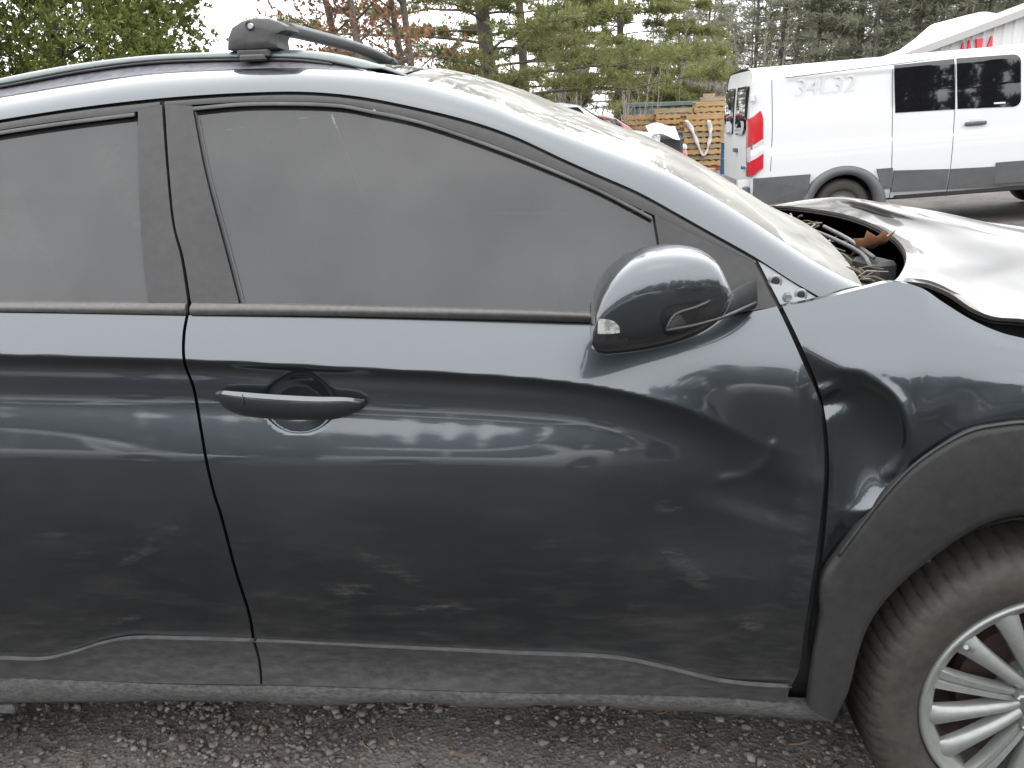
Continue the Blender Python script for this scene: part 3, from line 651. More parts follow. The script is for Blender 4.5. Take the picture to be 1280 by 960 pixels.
hood['label'] = 'hood buckled up away from the windshield and fender'
# front face and engine bay (keeps daylight out under the hood)
fb = MB()
fb.box((1.0, .9, .62), (1.1, 1.50, .62), bev=.05); fb.box((.62, 1.50, .84), (.44, .05, .40)); fb.box((.40, .9, .85), (.06, 1.3, .36))
part(fb.build('engine_bay', m_dark))
nosef = np.array([[(1.62-.10*abs(v)**2.2*1.4, .9+v*.78, z) for v in np.linspace(-1, 1, 24)] for z in np.linspace(.3, .94, 10)])
nosef[..., 0] += .05*np.sin(np.linspace(0, math.pi, 10))[:, None]
part(grid('front_bumper', nosef, m_paint, None, (-.03, 0, 0)))

# ---- cowl: black scuttle panel, wiper, leaves and twigs under the lifted hood
cw = np.array([[(x, y, 1.045-.10*(x-.50)+.008*math.sin(9*y)) for y in np.linspace(.16, 1.62, 24)] for x in np.linspace(.42, .72, 8)])
cowl = part(grid('cowl_panel', cw, MAT('cowl', (.03, .03, .03), .6, dust=(.3, .27, .22), damt=.5, dscale=40, bump=.2, bscale=150), None, (0, 0, -.03)))
lp = bp(np.array([(1108, 338), (1118, 330), (1120, 318), (1096, 352)], float), .22)
ip = np.array([[(x, y, 1.03+.05*(y-.12)*0+.012*math.sin(6*x)) for y in np.linspace(.12, .36, 6)] for x in np.linspace(.46, .64, 10)]); ip[..., 2] += np.linspace(.055, -.02, 6)[None]
part(grid('fender_apron', ip, MAT('apron', (.15, .15, .145), .5, dust=(.2, .185, .15), damt=.5, dscale=30), None, (0, 0, -.03)))
wp = [bp(np.array(p[:2], float), p[2]) for p in ((985, 272, .95), (1010, 285, .75), (1045, 300, .52), (1078, 318, .36), (1088, 334, .28))]
part(mesh('wiper_arm', *tubeVF(crom(wp, 24), .0045, 8), MAT('wiper', (.02, .02, .02), .5, dust=(.06, .058, .052), damt=.5, dscale=60)))
wp = [bp(np.array(p[:2], float), p[2]) for p in ((1030, 283, .75), (1062, 300, .50), (1092, 322, .34))]
part(mesh('wiper_arm', *tubeVF(crom(wp, 16), .0045, 8), MAT('wiper_grey', (.05, .05, .05), .5)))
bx = bp(np.array((1112, 326.), float), .40); part(MB().box(bx+np.array([-.03, 0, -.02]), (.05, .09, .05), rz=.3, bev=.008).build('hinge_cover', MAT('hinge', (.03, .03, .03), .55, dust=(.1, .1, .09), damt=.3)))

# ---- side mirror
MY = -.125
def mz(px_list): return np.array([bp(np.array(p, float), MY)[[0, 2]] for p in px_list])
mtop = mz([(738.5, 412), (739, 396), (741, 378), (747, 360), (757, 344), (770, 331), (786, 320), (806, 312.5), (830, 309), (852, 309), (872, 312), (888, 318), (897, 327), (903, 340), (908, 354), (912, 362)])
mbot = mz([(738.5, 414), (739.5, 424), (742, 429), (748, 433.5), (756, 435), (775, 434), (800, 431), (830, 425), (855, 417), (875, 408), (893, 397), (905, 384), (909, 376), (911, 370), (912, 366), (912.5, 363)])
m_sig = MAT('turn_lens', (.30, .30, .29), .12, coat=1, col2=(.14, .14, .135), nscale=90, nlo=.45, nhi=.55)
NX, NA = 46, 64
xs0, xs1 = mtop[0, 0], mtop[-1, 0]; s_ = np.linspace(0, 1, NX); xs = xs0+(xs1-xs0)*(s_**1.25*.985+.015*s_)
zt, zb = np.interp(xs, mtop[:, 0], mtop[:, 1]), np.interp(xs, mbot[:, 0], mbot[:, 1])
k_ = np.ones(3)/3
for _ in range(2):
    zt[1:-1] = np.convolve(zt, k_, 'valid'); zb[1:-1] = np.convolve(zb, k_, 'valid')
sm = (xs-xs0)/(xs1-xs0); yo = MY-.075*np.sqrt(np.clip(1-(np.clip(sm-.05, 0, 1)/.98)**5.0, 0, 1))-.004; yi = MY+.085*np.sqrt(np.clip(1-(np.clip(sm-.05, 0, 1)/1.02)**4.0, 0, 1))
rings = np.zeros((NX, NA, 3))
for k in range(NX):
    zc, hz, yc, hy = (zt[k]+zb[k])/2, max((zt[k]-zb[k])/2, .001), (yo[k]+yi[k])/2, max((yi[k]-yo[k])/2, .001)
    for j in range(NA):
        w = 2*math.pi*j/NA; c_, s2 = math.cos(w), math.sin(w); ex = 2/3.5
        rings[k, j] = (xs[k], yc-hy*math.copysign(abs(c_)**ex, c_), zc+hz*math.copysign(abs(s2)**ex, s2))
capline = np.array([bp(np.array(p, float), MY-.06)[[0, 2]] for p in ((738, 414), (745, 417), (790, 421), (815, 419), (832, 411), (843, 394), (870, 382), (900, 369), (913, 362))])
Vm = rings.reshape(-1, 3); ii = np.arange(NX*NA).reshape(NX, NA)
Fm = [(ii[k, j], ii[k+1, j], ii[k+1, (j+1) % NA], ii[k, (j+1) % NA]) for k in range(NX-1) for j in range(NA)]
fc = np.array([Vm[list(f)].mean(0) for f in Fm]); fpx = proj(fc); out = fc[:, 1] < MY+.02
zc_ = np.interp(fc[:, 0], capline[:, 0], capline[:, 1])
lowf = fc[:, 2] < zc_
sig = out & inside(fpx, [(749, 398), (768, 401), (775, 413), (774, 417), (749, 417.5)])
rim = fc[:, 0] < xs0+.006
def mirY(x, z, off=0.):
    zc, hz = (np.interp(x, xs, zt)+np.interp(x, xs, zb))/2, np.maximum((np.interp(x, xs, zt)-np.interp(x, xs, zb))/2, .001); yc, hy = (np.interp(x, xs, yo)+np.interp(x, xs, yi))/2, (np.interp(x, xs, yi)-np.interp(x, xs, yo))/2
    return yc-hy*np.clip(1-np.clip(abs(z-zc)/hz, 0, .999)**3.5, 0, 1)**(1/3.5)+off
sig = np.zeros(len(fc), bool)
mirror = part(mesh('side_mirror', Vm, [f for f, a in zip(Fm, ~lowf & ~sig & ~rim) if a], m_paint))
sub(mesh('mirror_housing', Vm, [f for f, a in zip(Fm, (lowf | rim) & ~sig) if a], m_black), mirror)
sg = coons([(747, 417.5), (762, 417.5), (774.5, 416)], [(747.5, 398.5), (760, 399.5), (768, 402)], [(747, 417.5), (747.5, 398.5)], [(774.5, 416), (774, 409), (768, 402)], 14, 10)
sigo = sub(grid('turn_signal', bp(sg, lambda x, z: mirY(x, z, -.0016), 30), m_sig, None, (0, .004, 0)), mirror)
sub(grid('signal_bezel', bp((sg-sg.mean((0, 1)))*1.14+sg.mean((0, 1)), lambda x, z: mirY(x, z, -.0006), 30), m_black), mirror)
mg = rings[0].copy(); mg = (mg-mg.mean(0))*.94+mg.mean(0)+np.array([.012, 0, 0])
mgs = rings[0].mean(0)
rg0 = rings[2]; ctr = rg0.mean(0); rr = np.array([rg0, ctr+(rg0-ctr)*.93+np.array([-.004, 0, 0]), ctr+(rg0-ctr)*.90+np.array([.008, 0, 0]), ctr+(rg0-ctr)*.02+np.array([.008, 0, 0])])
rr = np.concatenate([rr, rr[:, :1]], 1); sub(grid('mirror_glass', rr, MAT('mirror_silver', (.7, .7, .7), .03, metal=1)), mirror)
m_footp = MAT('foot_plastic', (.007, .007, .007), .7, ior=1.3, dust=(.03, .029, .028), damt=.4, dscale=60)
lt = coons([(830, 415), (862, 411), (890, 403), (909, 392)], [(844, 393.5), (862, 386.5), (885, 377), (909, 366)], [(830, 415), (844, 393.5)], [(909, 392), (909, 366)], 24, 10)
sub(grid('lower_trim', bp(lt, lambda x, z: mirY(x, z, -.004), 40), m_footp, None, (0, .008, 0)), mirror)
# groove round the cap's lower edge and the black foot that reaches the sail
cl3 = np.array([bp(np.array(p, float), lambda x, z: np.interp(x, xs, yo)+.008) for p in ((830, 413), (836, 405), (843, 393.5), (856, 388), (880, 378), (909, 364))])
# foot
def sec(pxl, y, dy):
    P = bp(np.array(pxl, float), y); c = P.mean(0); fr_, bk = P.copy(), P.copy(); fr_[:, 1] -= dy; bk[:, 1] += dy; return fr_, bk
ft = [crom([(833, 411), (842, 395), (856, 389), (885, 378), (912, 364.5), (930, 354), (946, 347)], 24), crom([(832, 419), (845, 418), (862, 414.5), (885, 407), (905, 398.5), (925, 391), (947, 384)], 24)]
yq = np.linspace(0, 1, 24)**1.6; yfoot = -.218+.295*yq
rows = []
for tq, dy in ((0, .05), (0, .0), (.12, -.012), (.5, -.016), (.86, -.012), (1, 0), (1, .05)):
    px_ = ft[0]*(1-tq)+ft[1]*tq; rows.append(np.array([bp(px_[k], yfoot[k]+dy) for k in range(24)]))
sub(grid('mirror_foot', np.array(rows), m_footp, None, None), mirror)
rib = np.array([bp(np.array(p, float), y) for p, y in (((833, 412), -.234), ((843, 394.5), -.230), ((870, 384), -.214), ((909, 366), -.160))])
sub(mesh('cap_trim', *tubeVF(crom(rib, 24), .0022, 6), m_trim), mirror)
rib = np.array([bp(np.array(p, float), y) for p, y in (((833, 413), -.236), ((862, 408), -.226), ((898, 398), -.180), ((945, 378), .04))])
sub(mesh('foot_rib', *tubeVF(crom(rib, 24), .0024, 6), m_trim), mirror)
mir2 = copy_tree(mirror, car); mir2.matrix_parent_inverse = Matrix.Translation((0, -.9, 0)); mir2.scale = (1, -1, 1); mir2.location = (0, 1.8, 0)

# ---- front wheel
WX, WZ, WY = .862, .334, .015
m_tyre = MAT('tyre', (.011, .010, .009), .74, col2=(.018, .0155, .0125), nscale=16, dust=(.042, .034, .025), damt=.5, dscale=60, bump=.12, bscale=300)
m_rim = MAT('alloy', (.20, .208, .20), .44, metal=.5, dust=(.15, .146, .132), damt=.5, dscale=60, coat=.2)
m_rust = MAT('rusty_disc', (.045, .022, .016), .7, col2=(.022, .014, .012), nscale=30)
def wheel(name):
    w = MB().build(name, m_dark) if False else None
    tp = [(.229, .015), (.233, .002), (.245, -.006), (.262, -.011), (.285, -.0125), (.300, -.0105), (.312, -.004), (.320, .005), (.326, .018), (.3305, .036), (.333, .060), (.334, .085), (.334, .100), (.325, .102), (.325, .108), (.334, .11), (.334, .15), (.325, .152), (.325, .16), (.332, .165), (.326, .195), (.31, .21), (.26, .215), (.229, .2)]
    seg = 72*6; V = []; m = len(tp)
    for k in range(seg):
        for i, (r, a) in enumerate(tp):
            g = 0
            if 6 <= i <= 12:
                ph = (k+(i-6)*.5) % 6
                if ph < .8: g = .004 if i > 6 else .002
            wv = 2*math.pi*k/seg; V.append(((r-g)*math.cos(wv), a, (r-g)*math.sin(wv)))
    F = [(k*m+i, k*m+i+1, ((k+1) % seg)*m+i+1, ((k+1) % seg)*m+i) for k in range(seg) for i in range(m-1)]
    hub = MB(); hub.lathe([(0, -.002), (.020, -.004), (.028, -.002), (.031, .004), (.034, .02), (.05, .022), (.075, .026), (.078, .05)], (0, 0, 0), seg=48)
    root = part(hub.build(name, m_rim, auto=35)); root.location = (WX, WY, WZ)
    ty = mesh('tyre', V, F, m_tyre, root); ty.data.set_sharp_from_angle(angle=R(38))
    rimb = MB()
    rimb.lathe([(.231, .012), (.2305, .002), (.228, -.003), (.224, -.004), (.219, .001), (.213, .006), (.205, .009), (.198, .020), (.195, .05), (.19, .19)], (0, 0, 0), seg=96)
    mesh('rim', rimb.V, rimb.F, m_rim, root)
    for k in range(15):
        a = 2*math.pi*k/15+R(22); wd = .0125 if k % 3 else .0135; sp = MB(); secs = []
        for r, hw, yb, d in ((.045, .010, .012, .020), (.075, .0105, .006, .024), (.11, .0115, .003, .024), (.15, .0135, .002, .022), (.185, .0165, .003, .02), (.205, .019, .006, .016), (.217, .0215, .010, .008)):
            hw *= 1.2
            if k % 3 == 0: pr = [(-hw, d), (-hw, .35*d), (-hw*.82, .0), (-hw*.15, .001), (0, .007), (hw*.15, .001), (hw*.82, .0), (hw, .35*d), (hw, d)]
            else: pr = [(-hw, d), (-hw, .45*d), (-hw*.80, .004), (-hw*.3, .0), (0, -.0006), (hw*.3, .0), (hw*.80, .004), (hw, .45*d), (hw, d)]
            secs.append([(r*math.cos(a)-u*math.sin(a), yb+dd, r*math.sin(a)+u*math.cos(a)) for u, dd in pr])
        sp.grid(np.array(secs)); o = sp.build('spoke', m_rim, root, auto=40)
    for k in range(5):
        a = 2*math.pi*k/5+R(16); mb = MB(); mb.lathe([(0, -.012), (.006, -.012), (.0085, -.008), (.0095, .012)], (.057*math.cos(a), .004, .057*math.sin(a)), seg=6)
        mb.build('lug_nut', m_bolt, root)
    mb = MB(); mb.lathe([(.07, .05), (.075, .062), (.14, .062), (.142, .085), (.07, .09)], (0, 0, 0), seg=48); mb.build('brake_disc', m_rust, root, auto=40)
    mb = MB(); mb.lathe([(.0, .10), (.196, .10)], (0, 0, 0), seg=40); mb.build('brake_shield', m_rust, root)
    mb = MB(); mb.tube([(-.150, .004, .118), (-.158, -.004, .124), (-.170, -.012, .134)], .0045, 8); mb.build('valve', m_bolt, root)
    return root
fwheel = wheel('front_wheel')
for nm, x, far in (('rear_wheel', WX-2.6, 0), ('rear_wheel', WX-2.6, 1), ('front_wheel', WX, 1)):
    c = copy_tree(fwheel, car); c.name = nm; c.matrix_parent_inverse = Matrix.Translation((0, -.9, 0)); c.location = (x, 1.8-WY if far else WY, WZ)
    if far: c.scale = (1, -1, 1)
# wheel wells
for x in (WX, WX-2.6):
    mb = MB(); pr = [(.372*math.cos(a), .372*math.sin(a)) for a in np.linspace(-.5, math.pi+.5, 40)]
    mb.grid(np.array([[(x+p[0], y, WZ+.03+p[1]) for p in pr] for y in (.02, .3)])); mb.grid(np.array([[(x+p[0]*s, .3, WZ+.03+p[1]*s) for p in pr] for s in (0.01, 1)]))
    part(mb.build('wheel_liner', MAT('liner', (.012, .012, .012), .9), smooth=True))

# ---- rear quarter, tail, floor
bx0 = lambda x: [np.array(k) for k in x]
def xz(nm, b, t, l, r, nu, nv, surf, mat, hem=(0, .014, 0)):
    C = coons(b, t, l, r, nu, nv); P = np.zeros(C.shape[:2]+(3,)); P[..., 0] = C[..., 0]; P[..., 2] = C[..., 1]; P[..., 1] = surf(P[..., 0], P[..., 2]); return part(grid(nm, P, mat, None, hem))
rd = bp(np.array([(-362, 838), (-362, 387)], float), S); xb, xt, ztop = rd[0, 0]-.004, rd[1, 0]-.004, rd[1, 2]
wx = WX-2.6; ar = [(wx+.46*math.cos(a), .38+.46*math.sin(a)) for a in np.linspace(.08, math.pi-.1, 14)]
xz('rear_quarter', [(xb, .40)]+ar[1:-1]+[(wx-.5, .42), (-2.42, .44)], [(xt, ztop), (-1.9, ztop+.01), (-2.42, ztop-.02)], [(xb, .40), (xt, ztop)], [(-2.42, .44), (-2.45, .8), (-2.42, ztop-.02)], 70, 50, S, m_paint)
ai = np.array([(wx+.38*math.cos(a), .36+.38*math.sin(a)) for a in np.linspace(-.12, math.pi+.1, 40)]); aoo = np.array([(wx+.47*math.cos(a), .37+.48*math.sin(a)) for a in np.linspace(-.12, math.pi+.1, 40)])
q3 = lambda A, y: np.c_[A[:, 0], np.full(len(A), y), A[:, 1]]
part(grid('arch_cladding', np.array([q3(aoo, .0), q3(aoo, -.026), q3((ai+aoo)/2, -.034), q3(ai, -.028), q3(ai, .03)]), m_clad))
dp = [p for p in k1E if p[0] < -1.25]; dpT = crom(np.array(dp), 30); b_ = np.array([(x, .06+.035*max(-x-1.7, 0)**2*4, ztop) for x in np.linspace(dpT[0, 0]-.12, dpT[-1, 0]-.02, 30)])
part(grid('rear_pillar', bez(b_, dpT, 12, (0, -.01, 0)), m_paint, None, (0, .012, 0)))
tb = np.array([(-2.44, y, .45) for y in np.linspace(.3, 1.5, 20)]); tt0 = roofA[0]; tl = np.array([tt0*(1-k)+mirrorP(tt0)*k for k in np.linspace(0, 1, 20)])
mdl = np.array([(-2.50, y, 1.0) for y in np.linspace(.1, 1.7, 20)]); tb2 = np.array([(-2.46, y, .45) for y in np.linspace(.08, 1.72, 20)])
part(grid('tailgate', np.concatenate([bez(tb2, mdl, 8, (-.05, 0, 0)), bez(mdl, tl, 8, (-.03, 0, 0))[1:]]), m_paint))
part(MB().box((-.6, .95, .36), (3.5, 1.4, .10)).build('floor_pan', m_dark))
part(MB().box((-.45, .9, .62), (2.2, 1.62, .06)).build('cabin_floor', m_int))
# ---- cabin: seats, dashboard, steering wheel
def seat(x, y):
    mb = MB()
    cus = np.array([[(x+u*.26, y+v*.25, .80+.05*(1-u*u)*(1-v*v*.6)-.03*u) for v in np.linspace(-1, 1, 7)] for u in np.linspace(-1, 1, 7)]); mb.grid(cus)
    bk = []
    for t in np.linspace(0, 1, 9):
        cx, cz, w = x-.24-.20*t, .82+.55*t, .25-.06*t**2; bk.append([(cx+.06*math.cos(a), y+w*math.sin(a)*1.0, cz+.0) for a in np.linspace(0, 2*math.pi, 17)])
    mb.grid(np.array(bk)); hr = []
    for t in np.linspace(-1, 1, 9):
        w = math.sqrt(max(1-t**4, .0)); hr.append([(x-.47+.05*w*math.cos(a), y+.13*w*math.sin(a), 1.46+.09*t) for a in np.linspace(0, 2*math.pi, 15)])
    s = part(mb.build('seat', m_int, smooth=True)); mh = MB().grid(np.array(hr)); sub(mh.build('headrest', m_int, smooth=True), s)
for sx, sy in ((-.45, .5), (-.45, 1.3), (-1.25, .5), (-1.25, 1.3)): seat(sx, sy)
ds = np.array([[(.34+.22*v+.03*math.cos(3*y), y, 1.06-.10*(1-v)**2-.02*v) for y in np.linspace(.18, 1.62, 20)] for v in np.linspace(0, 1, 8)])
part(grid('dashboard', np.concatenate([ds[:1]+np.array([0, 0, -.3]), ds]), m_int))
sw = [(.02+.07*math.sin(a), 1.3+.18*math.cos(a), 1.0+.17*math.sin(a)) for a in np.linspace(0, 2*math.pi, 40)]
part(mesh('steering_wheel', *tubeVF(sw, .014, 8, 1.0, False), m_int))
mz_ = bp(np.array((595, 215.), float), .55); part(MB().box((-.02, .9, 1.36), (.03, .22, .06), bev=.01).build('rear_view_mirror', m_int))

# =================================================================== GROUND
def sstep(a, b, x): t = np.clip((x-a)/(b-a), 0, 1); return t*t*(3-2*t)
def gz(x, y):
    x = np.asarray(x, float); y = np.asarray(y, float)
    return sstep(3.5, 8.5, y)*np.clip(.049*(x-6.75), -.34, .4)*(1-sstep(11.8, 14.5, y))
def vnoise(x, y, seed=0):
    r = np.random.RandomState(seed); T = r.rand(64, 64); xi, yi = np.floor(x).astype(int), np.floor(y).astype(int); fx, fy_ = x-xi, y-yi
    fx, fy_ = fx*fx*(3-2*fx), fy_*fy_*(3-2*fy_); g = lambda i, j: T[(xi+i) % 64, (yi+j) % 64]
    return (g(0, 0)*(1-fx)+g(1, 0)*fx)*(1-fy_)+(g(0, 1)*(1-fx)+g(1, 1)*fx)*fy_
gxs = np.unique(np.r_[-600, -300, -150, np.linspace(-80, -8, 25), np.linspace(-8, -2.2, 30), np.linspace(-2.2, 2.2, 240), np.linspace(2.2, 9, 40), np.linspace(9, 80, 30), 150, 300, 600])
gys = np.unique(np.r_[-600, -300, -120, np.linspace(-60, -4, 25), np.linspace(-4, -.6, 24), np.linspace(-.6, 1.0, 110), np.linspace(1.0, 6, 20), np.linspace(6, 40, 50), np.linspace(40, 90, 14), 150, 300, 600])
XX, YY = np.meshgrid(gxs, gys)
ZZ = gz(XX, YY)+(.012*(vnoise(XX*5, YY*5, 1)-.5)+.006*(vnoise(XX*17, YY*17, 2)-.5)+.004*(vnoise(XX*45, YY*45, 3)-.5))*(abs(XX) < 9)*(YY > -5)*(YY < 9)-.004
def ground_mat():
    m = bpy.data.materials.new('gravel_ground'); m.use_nodes = True; N, L = nt(m); b = N['Principled BSDF']; b.inputs['Roughness'].default_value = .9; b.inputs['Specular IOR Level'].default_value = .25
    tc = N.new('ShaderNodeTexCoord'); P = tc.outputs['Object']
    def noise(s, d=8): n = N.new('ShaderNodeTexNoise'); n.inputs['Scale'].default_value = s; n.inputs['Detail'].default_value = d; n.inputs['Roughness'].default_value = .7; L.new(P, n.inputs['Vector']); return n.outputs[0]
    def mr(s, a, c, lo=0., hi=1.):
        r = N.new('ShaderNodeMapRange')
        for k, v in zip((1, 2, 3, 4), (a, c, lo, hi)): r.inputs[k].default_value = v
        L.new(s, r.inputs[0]); return r.outputs[0]
    def mix(f, a, c):
        x = N.new('ShaderNodeMix'); x.data_type = 'RGBA'; L.new(f, x.inputs[0])
        for k, v in ((6, a), (7, c)):
            if isinstance(v, tuple): x.inputs[k].default_value = v+(1,)
            else: L.new(v, x.inputs[k])
        return x.outputs[2]
    vo = N.new('ShaderNodeTexVoronoi'); vo.inputs['Scale'].default_value = 95; L.new(P, vo.inputs['Vector'])
    sp = N.new('ShaderNodeSeparateXYZ'); L.new(vo.outputs['Color'], sp.inputs[0])
    base = mix(mr(noise(2.2), .38, .66), (.055, .049, .045), (.12, .110, .101))
    c = mix(mr(sp.outputs[0], .72, 1.0), base, (.16, .146, .134)); c = mix(mr(noise(140, 3), .55, .75), c, (.013, .012, .011))
    c = mix(mr(noise(30, 4), .62, .78), c, (.145, .129, .117))
    sx = N.new('ShaderNodeSeparateXYZ'); L.new(P, sx.inputs[0])
    def mul(a, q):
        n = N.new('ShaderNodeMath'); n.operation = 'MULTIPLY'
        L.new(a, n.inputs[0]); L.new(q, n.inputs[1]) if not isinstance(q, float) else setattr(n.inputs[1], 'default_value', q); return n.outputs[0]
    lightened = mul(mul(mr(sx.outputs[1], -.15, .10), mr(sx.outputs[1], .33, .17)), mul(mr(sx.outputs[0], -2.7, -2.3), mr(sx.outputs[0], 1.7, 1.4)))  # strip along the sill painted paler to offset the car's shade
    lightened = mul(lightened, mr(noise(7, 8), .34, .62, .15, 1.0))
    lightened = mul(lightened, mr(noise(45, 5), .30, .60, .35, 1.0))
    darkened = mul(mr(sx.outputs[1], -.10, -.45), mr(sx.outputs[1], -9.5, -7.5))  # lane before the car painted darker, so the doors mirror less light
    c = mix(mul(darkened, .85), c, (.016, .0152, .0145))
    c = mix(lightened, c, (.165, .153, .145))
    L.new(c, b.inputs['Base Color'])
    bn = N.new('ShaderNodeBump'); bn.inputs['Strength'].default_value = .7; bn.inputs['Distance'].default_value = .006
    ad = N.new('ShaderNodeMath'); ad.operation = 'ADD'; L.new(vo.outputs['Distance'], ad.inputs[0]); L.new(noise(60, 8), ad.inputs[1]); L.new(ad.outputs[0], bn.inputs['Height'])
    L.new(bn.outputs[0], b.inputs['Normal']); return m
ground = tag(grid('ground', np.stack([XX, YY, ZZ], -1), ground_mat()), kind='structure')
def fastmesh(name, V, F, mats, parent=None, mi=None, smooth=False):
    V = np.asarray(V, np.float32); F = np.asarray(F, np.int32); k = F.shape[1]; me = bpy.data.meshes.new(name)
    me.vertices.add(len(V)); me.vertices.foreach_set('co', V.ravel()); me.loops.add(F.size); me.loops.foreach_set('vertex_index', F.ravel())
    me.polygons.add(len(F)); me.polygons.foreach_set('loop_start', np.arange(0, F.size, k, dtype=np.int32)); me.polygons.foreach_set('loop_total', np.full(len(F), k, np.int32))
    for m in (mats if isinstance(mats, list) else [mats]): me.materials.append(m)
    if mi is not None: me.polygons.foreach_set('material_index', np.asarray(mi, np.int32))
    if smooth: me.polygons.foreach_set('use_smooth', np.ones(len(F), bool))
    me.update(calc_edges=True); o = bpy.data.objects.new(name, me); COL.objects.link(o)
    if parent is not None: o.parent = parent
    return o
# stones
ph = (1+5**.5)/2; IV = np.array([(-1, ph, 0), (1, ph, 0), (-1, -ph, 0), (1, -ph, 0), (0, -1, ph), (0, 1, ph), (0, -1, -ph), (0, 1, -ph), (ph, 0, -1), (ph, 0, 1), (-ph, 0, -1), (-ph, 0, 1)])/1.9
IF = np.array([(0, 11, 5), (0, 5, 1), (0, 1, 7), (0, 7, 10), (0, 10, 11), (1, 5, 9), (5, 11, 4), (11, 10, 2), (10, 7, 6), (7, 1, 8), (3, 9, 4), (3, 4, 2), (3, 2, 6), (3, 6, 8), (3, 8, 9), (4, 9, 5), (2, 4, 11), (6, 2, 10), (8, 6, 7), (9, 8, 1)])
def stones(n, x0, x1, y0, y1, lo, hi, seed, clump=True):
    r = np.random.RandomState(seed); X = r.uniform(x0, x1, n*3); Y = r.uniform(y0, y1, n*3)
    if clump: kp = r.rand(n*3) < .15+1.1*vnoise(X*4, Y*4, seed+5)**2; X, Y = X[kp][:n], Y[kp][:n]
    n = len(X); sz = lo*(hi/lo)**(r.rand(n)**3.6); V = IV[None]*(1+.75*(r.rand(n, 12, 1)-.5))*sz[:, None, None]*np.stack([r.uniform(.8, 1.35, n), r.uniform(.7, 1.1, n), r.uniform(.4, .75, n)], -1)[:, None]
    a = r.uniform(0, 6.28, n); ca, sa = np.cos(a)[:, None], np.sin(a)[:, None]; V = np.stack([V[..., 0]*ca-V[..., 1]*sa, V[..., 0]*sa+V[..., 1]*ca, V[..., 2]], -1)
    V += np.stack([X, Y, gz(X, Y)+sz*.12], -1)[:, None]; F = (IF[None]+12*np.arange(n)[:, None, None]).reshape(-1, 3)
    return V.reshape(-1, 3), F, np.repeat(r.choice(4, n, p=[.40, .30, .2, .10]), 20)
sm_ = [MAT('stone_%s' % k, c, .85, col2=c2, nscale=120, bump=.3, bscale=300) for k, c, c2 in (('grey', (.105, .098, .093), (.14, .132, .126)), ('dark', (.055, .05, .046), (.08, .073, .067)), ('brown', (.11, .096, .083), (.145, .127, .11)), ('pale', (.20, .188, .176), (.16, .15, .14)))]
V, F, I = stones(30000, -1.9, 1.9, -.5, .75, .0014, .0125, 21)
tag(fastmesh('gravel', V, F, sm_, mi=I), 'loose grey and brown gravel strewn on the dirt beside the crashed SUV', 'gravel', kind='stuff')
# leaf and needle litter
r = np.random.RandomState(5); LV, LF, LI = [], [], []
for k in range(420):
    x, y = r.uniform(-1.8, 1.7), r.uniform(-.45, .65); L_, w = (r.uniform(.012, .035), r.uniform(.001, .005)) if k % 3 else (r.uniform(.02, .05), r.uniform(.0006, .0012)); a = r.uniform(0, 6.28); z = .006
    d = np.array([math.cos(a), math.sin(a), 0]); n_ = np.array([-d[1], d[0], 0]); b = len(LV); c = np.array([x, y, z])
    for t in (-1, 0, 1): ww = w*(1 if t == 0 else .45); LV += [c+d*t*L_/2+n_*ww+np.array([0, 0, .004*abs(t)+.003]), c+d*t*L_/2-n_*ww+np.array([0, 0, .004*abs(t)])]
    LF += [(b, b+1, b+3, b+2), (b+2, b+3, b+5, b+4)]; i = r.randint(3); LI += [i, i]
ml = [MAT('litter_%d' % i, c, .8) for i, c in enumerate(((.11, .052, .024), (.075, .045, .026), (.13, .092, .05)))]
tag(fastmesh('leaf_litter', LV, LF, ml, mi=LI), 'withered brown leaf scraps and needles scattered on gravel under the SUV sill', 'litter', kind='stuff')

# cowl debris and the withered oak leaf
dV, dF = [], []; mb = MB(); r = np.random.RandomState(9)
for k in range(70):
    t = r.rand(); a = np.array((990+90*t+r.uniform(-6, 6), 276+74*t+r.uniform(-5, 6))); p0 = bp(a, .90-.72*t); d = np.array([r.uniform(-.05, .05), r.uniform(-.09, .03), r.uniform(-.012, .02)])
    mb.tube([p0, p0+d*.5+np.array([0, 0, r.uniform(0, .008)]), p0+d], r.uniform(.0010, .0028), 5, mi=r.randint(3))
mtw = [MAT('twig_%d' % i, c, .85) for i, c in enumerate(((.11, .095, .075), (.06, .045, .03), (.15, .14, .11)))]
tag(mb.build('twig_debris', mtw), 'loose twigs and pine needles heaped along the SUV windshield base', 'twigs', kind='stuff')
lfp = bp(np.array((1091, 304.), float), .42)
out2 = [(0, -.055), (.008, -.03), (.03, -.028), (.018, -.012), (.042, 0), (.022, .010), (.032, .034), (.012, .030), (0, .055), (-.012, .030), (-.03, .03), (-.02, .010), (-.042, 0), (-.018, -.012), (-.03, -.03), (-.008, -.03)]
rotM = Matrix.Rotation(.5, 3, 'Z') @ Matrix.Rotation(-1.0, 3, 'X') @ Matrix.Rotation(.8, 3, 'Z')
LVv = [tuple(Vector(lfp)+rotM @ Vector((a*.9, b*.9, .012*math.sin(b*50)+.010*abs(a)/.04))) for a, b in out2]+[tuple(lfp)]
lf = mesh('oak_leaf', LVv, [(k, (k+1) % 16, 16) for k in range(16)], MAT('dry_leaf', (.17, .075, .03), .7, col2=(.11, .045, .018), nscale=60))
sol = lf.modifiers.new('t', 'SOLIDIFY'); sol.thickness = .0008
tag(lf, 'curled orange-brown oak leaf caught under the raised hood edge', 'leaf')

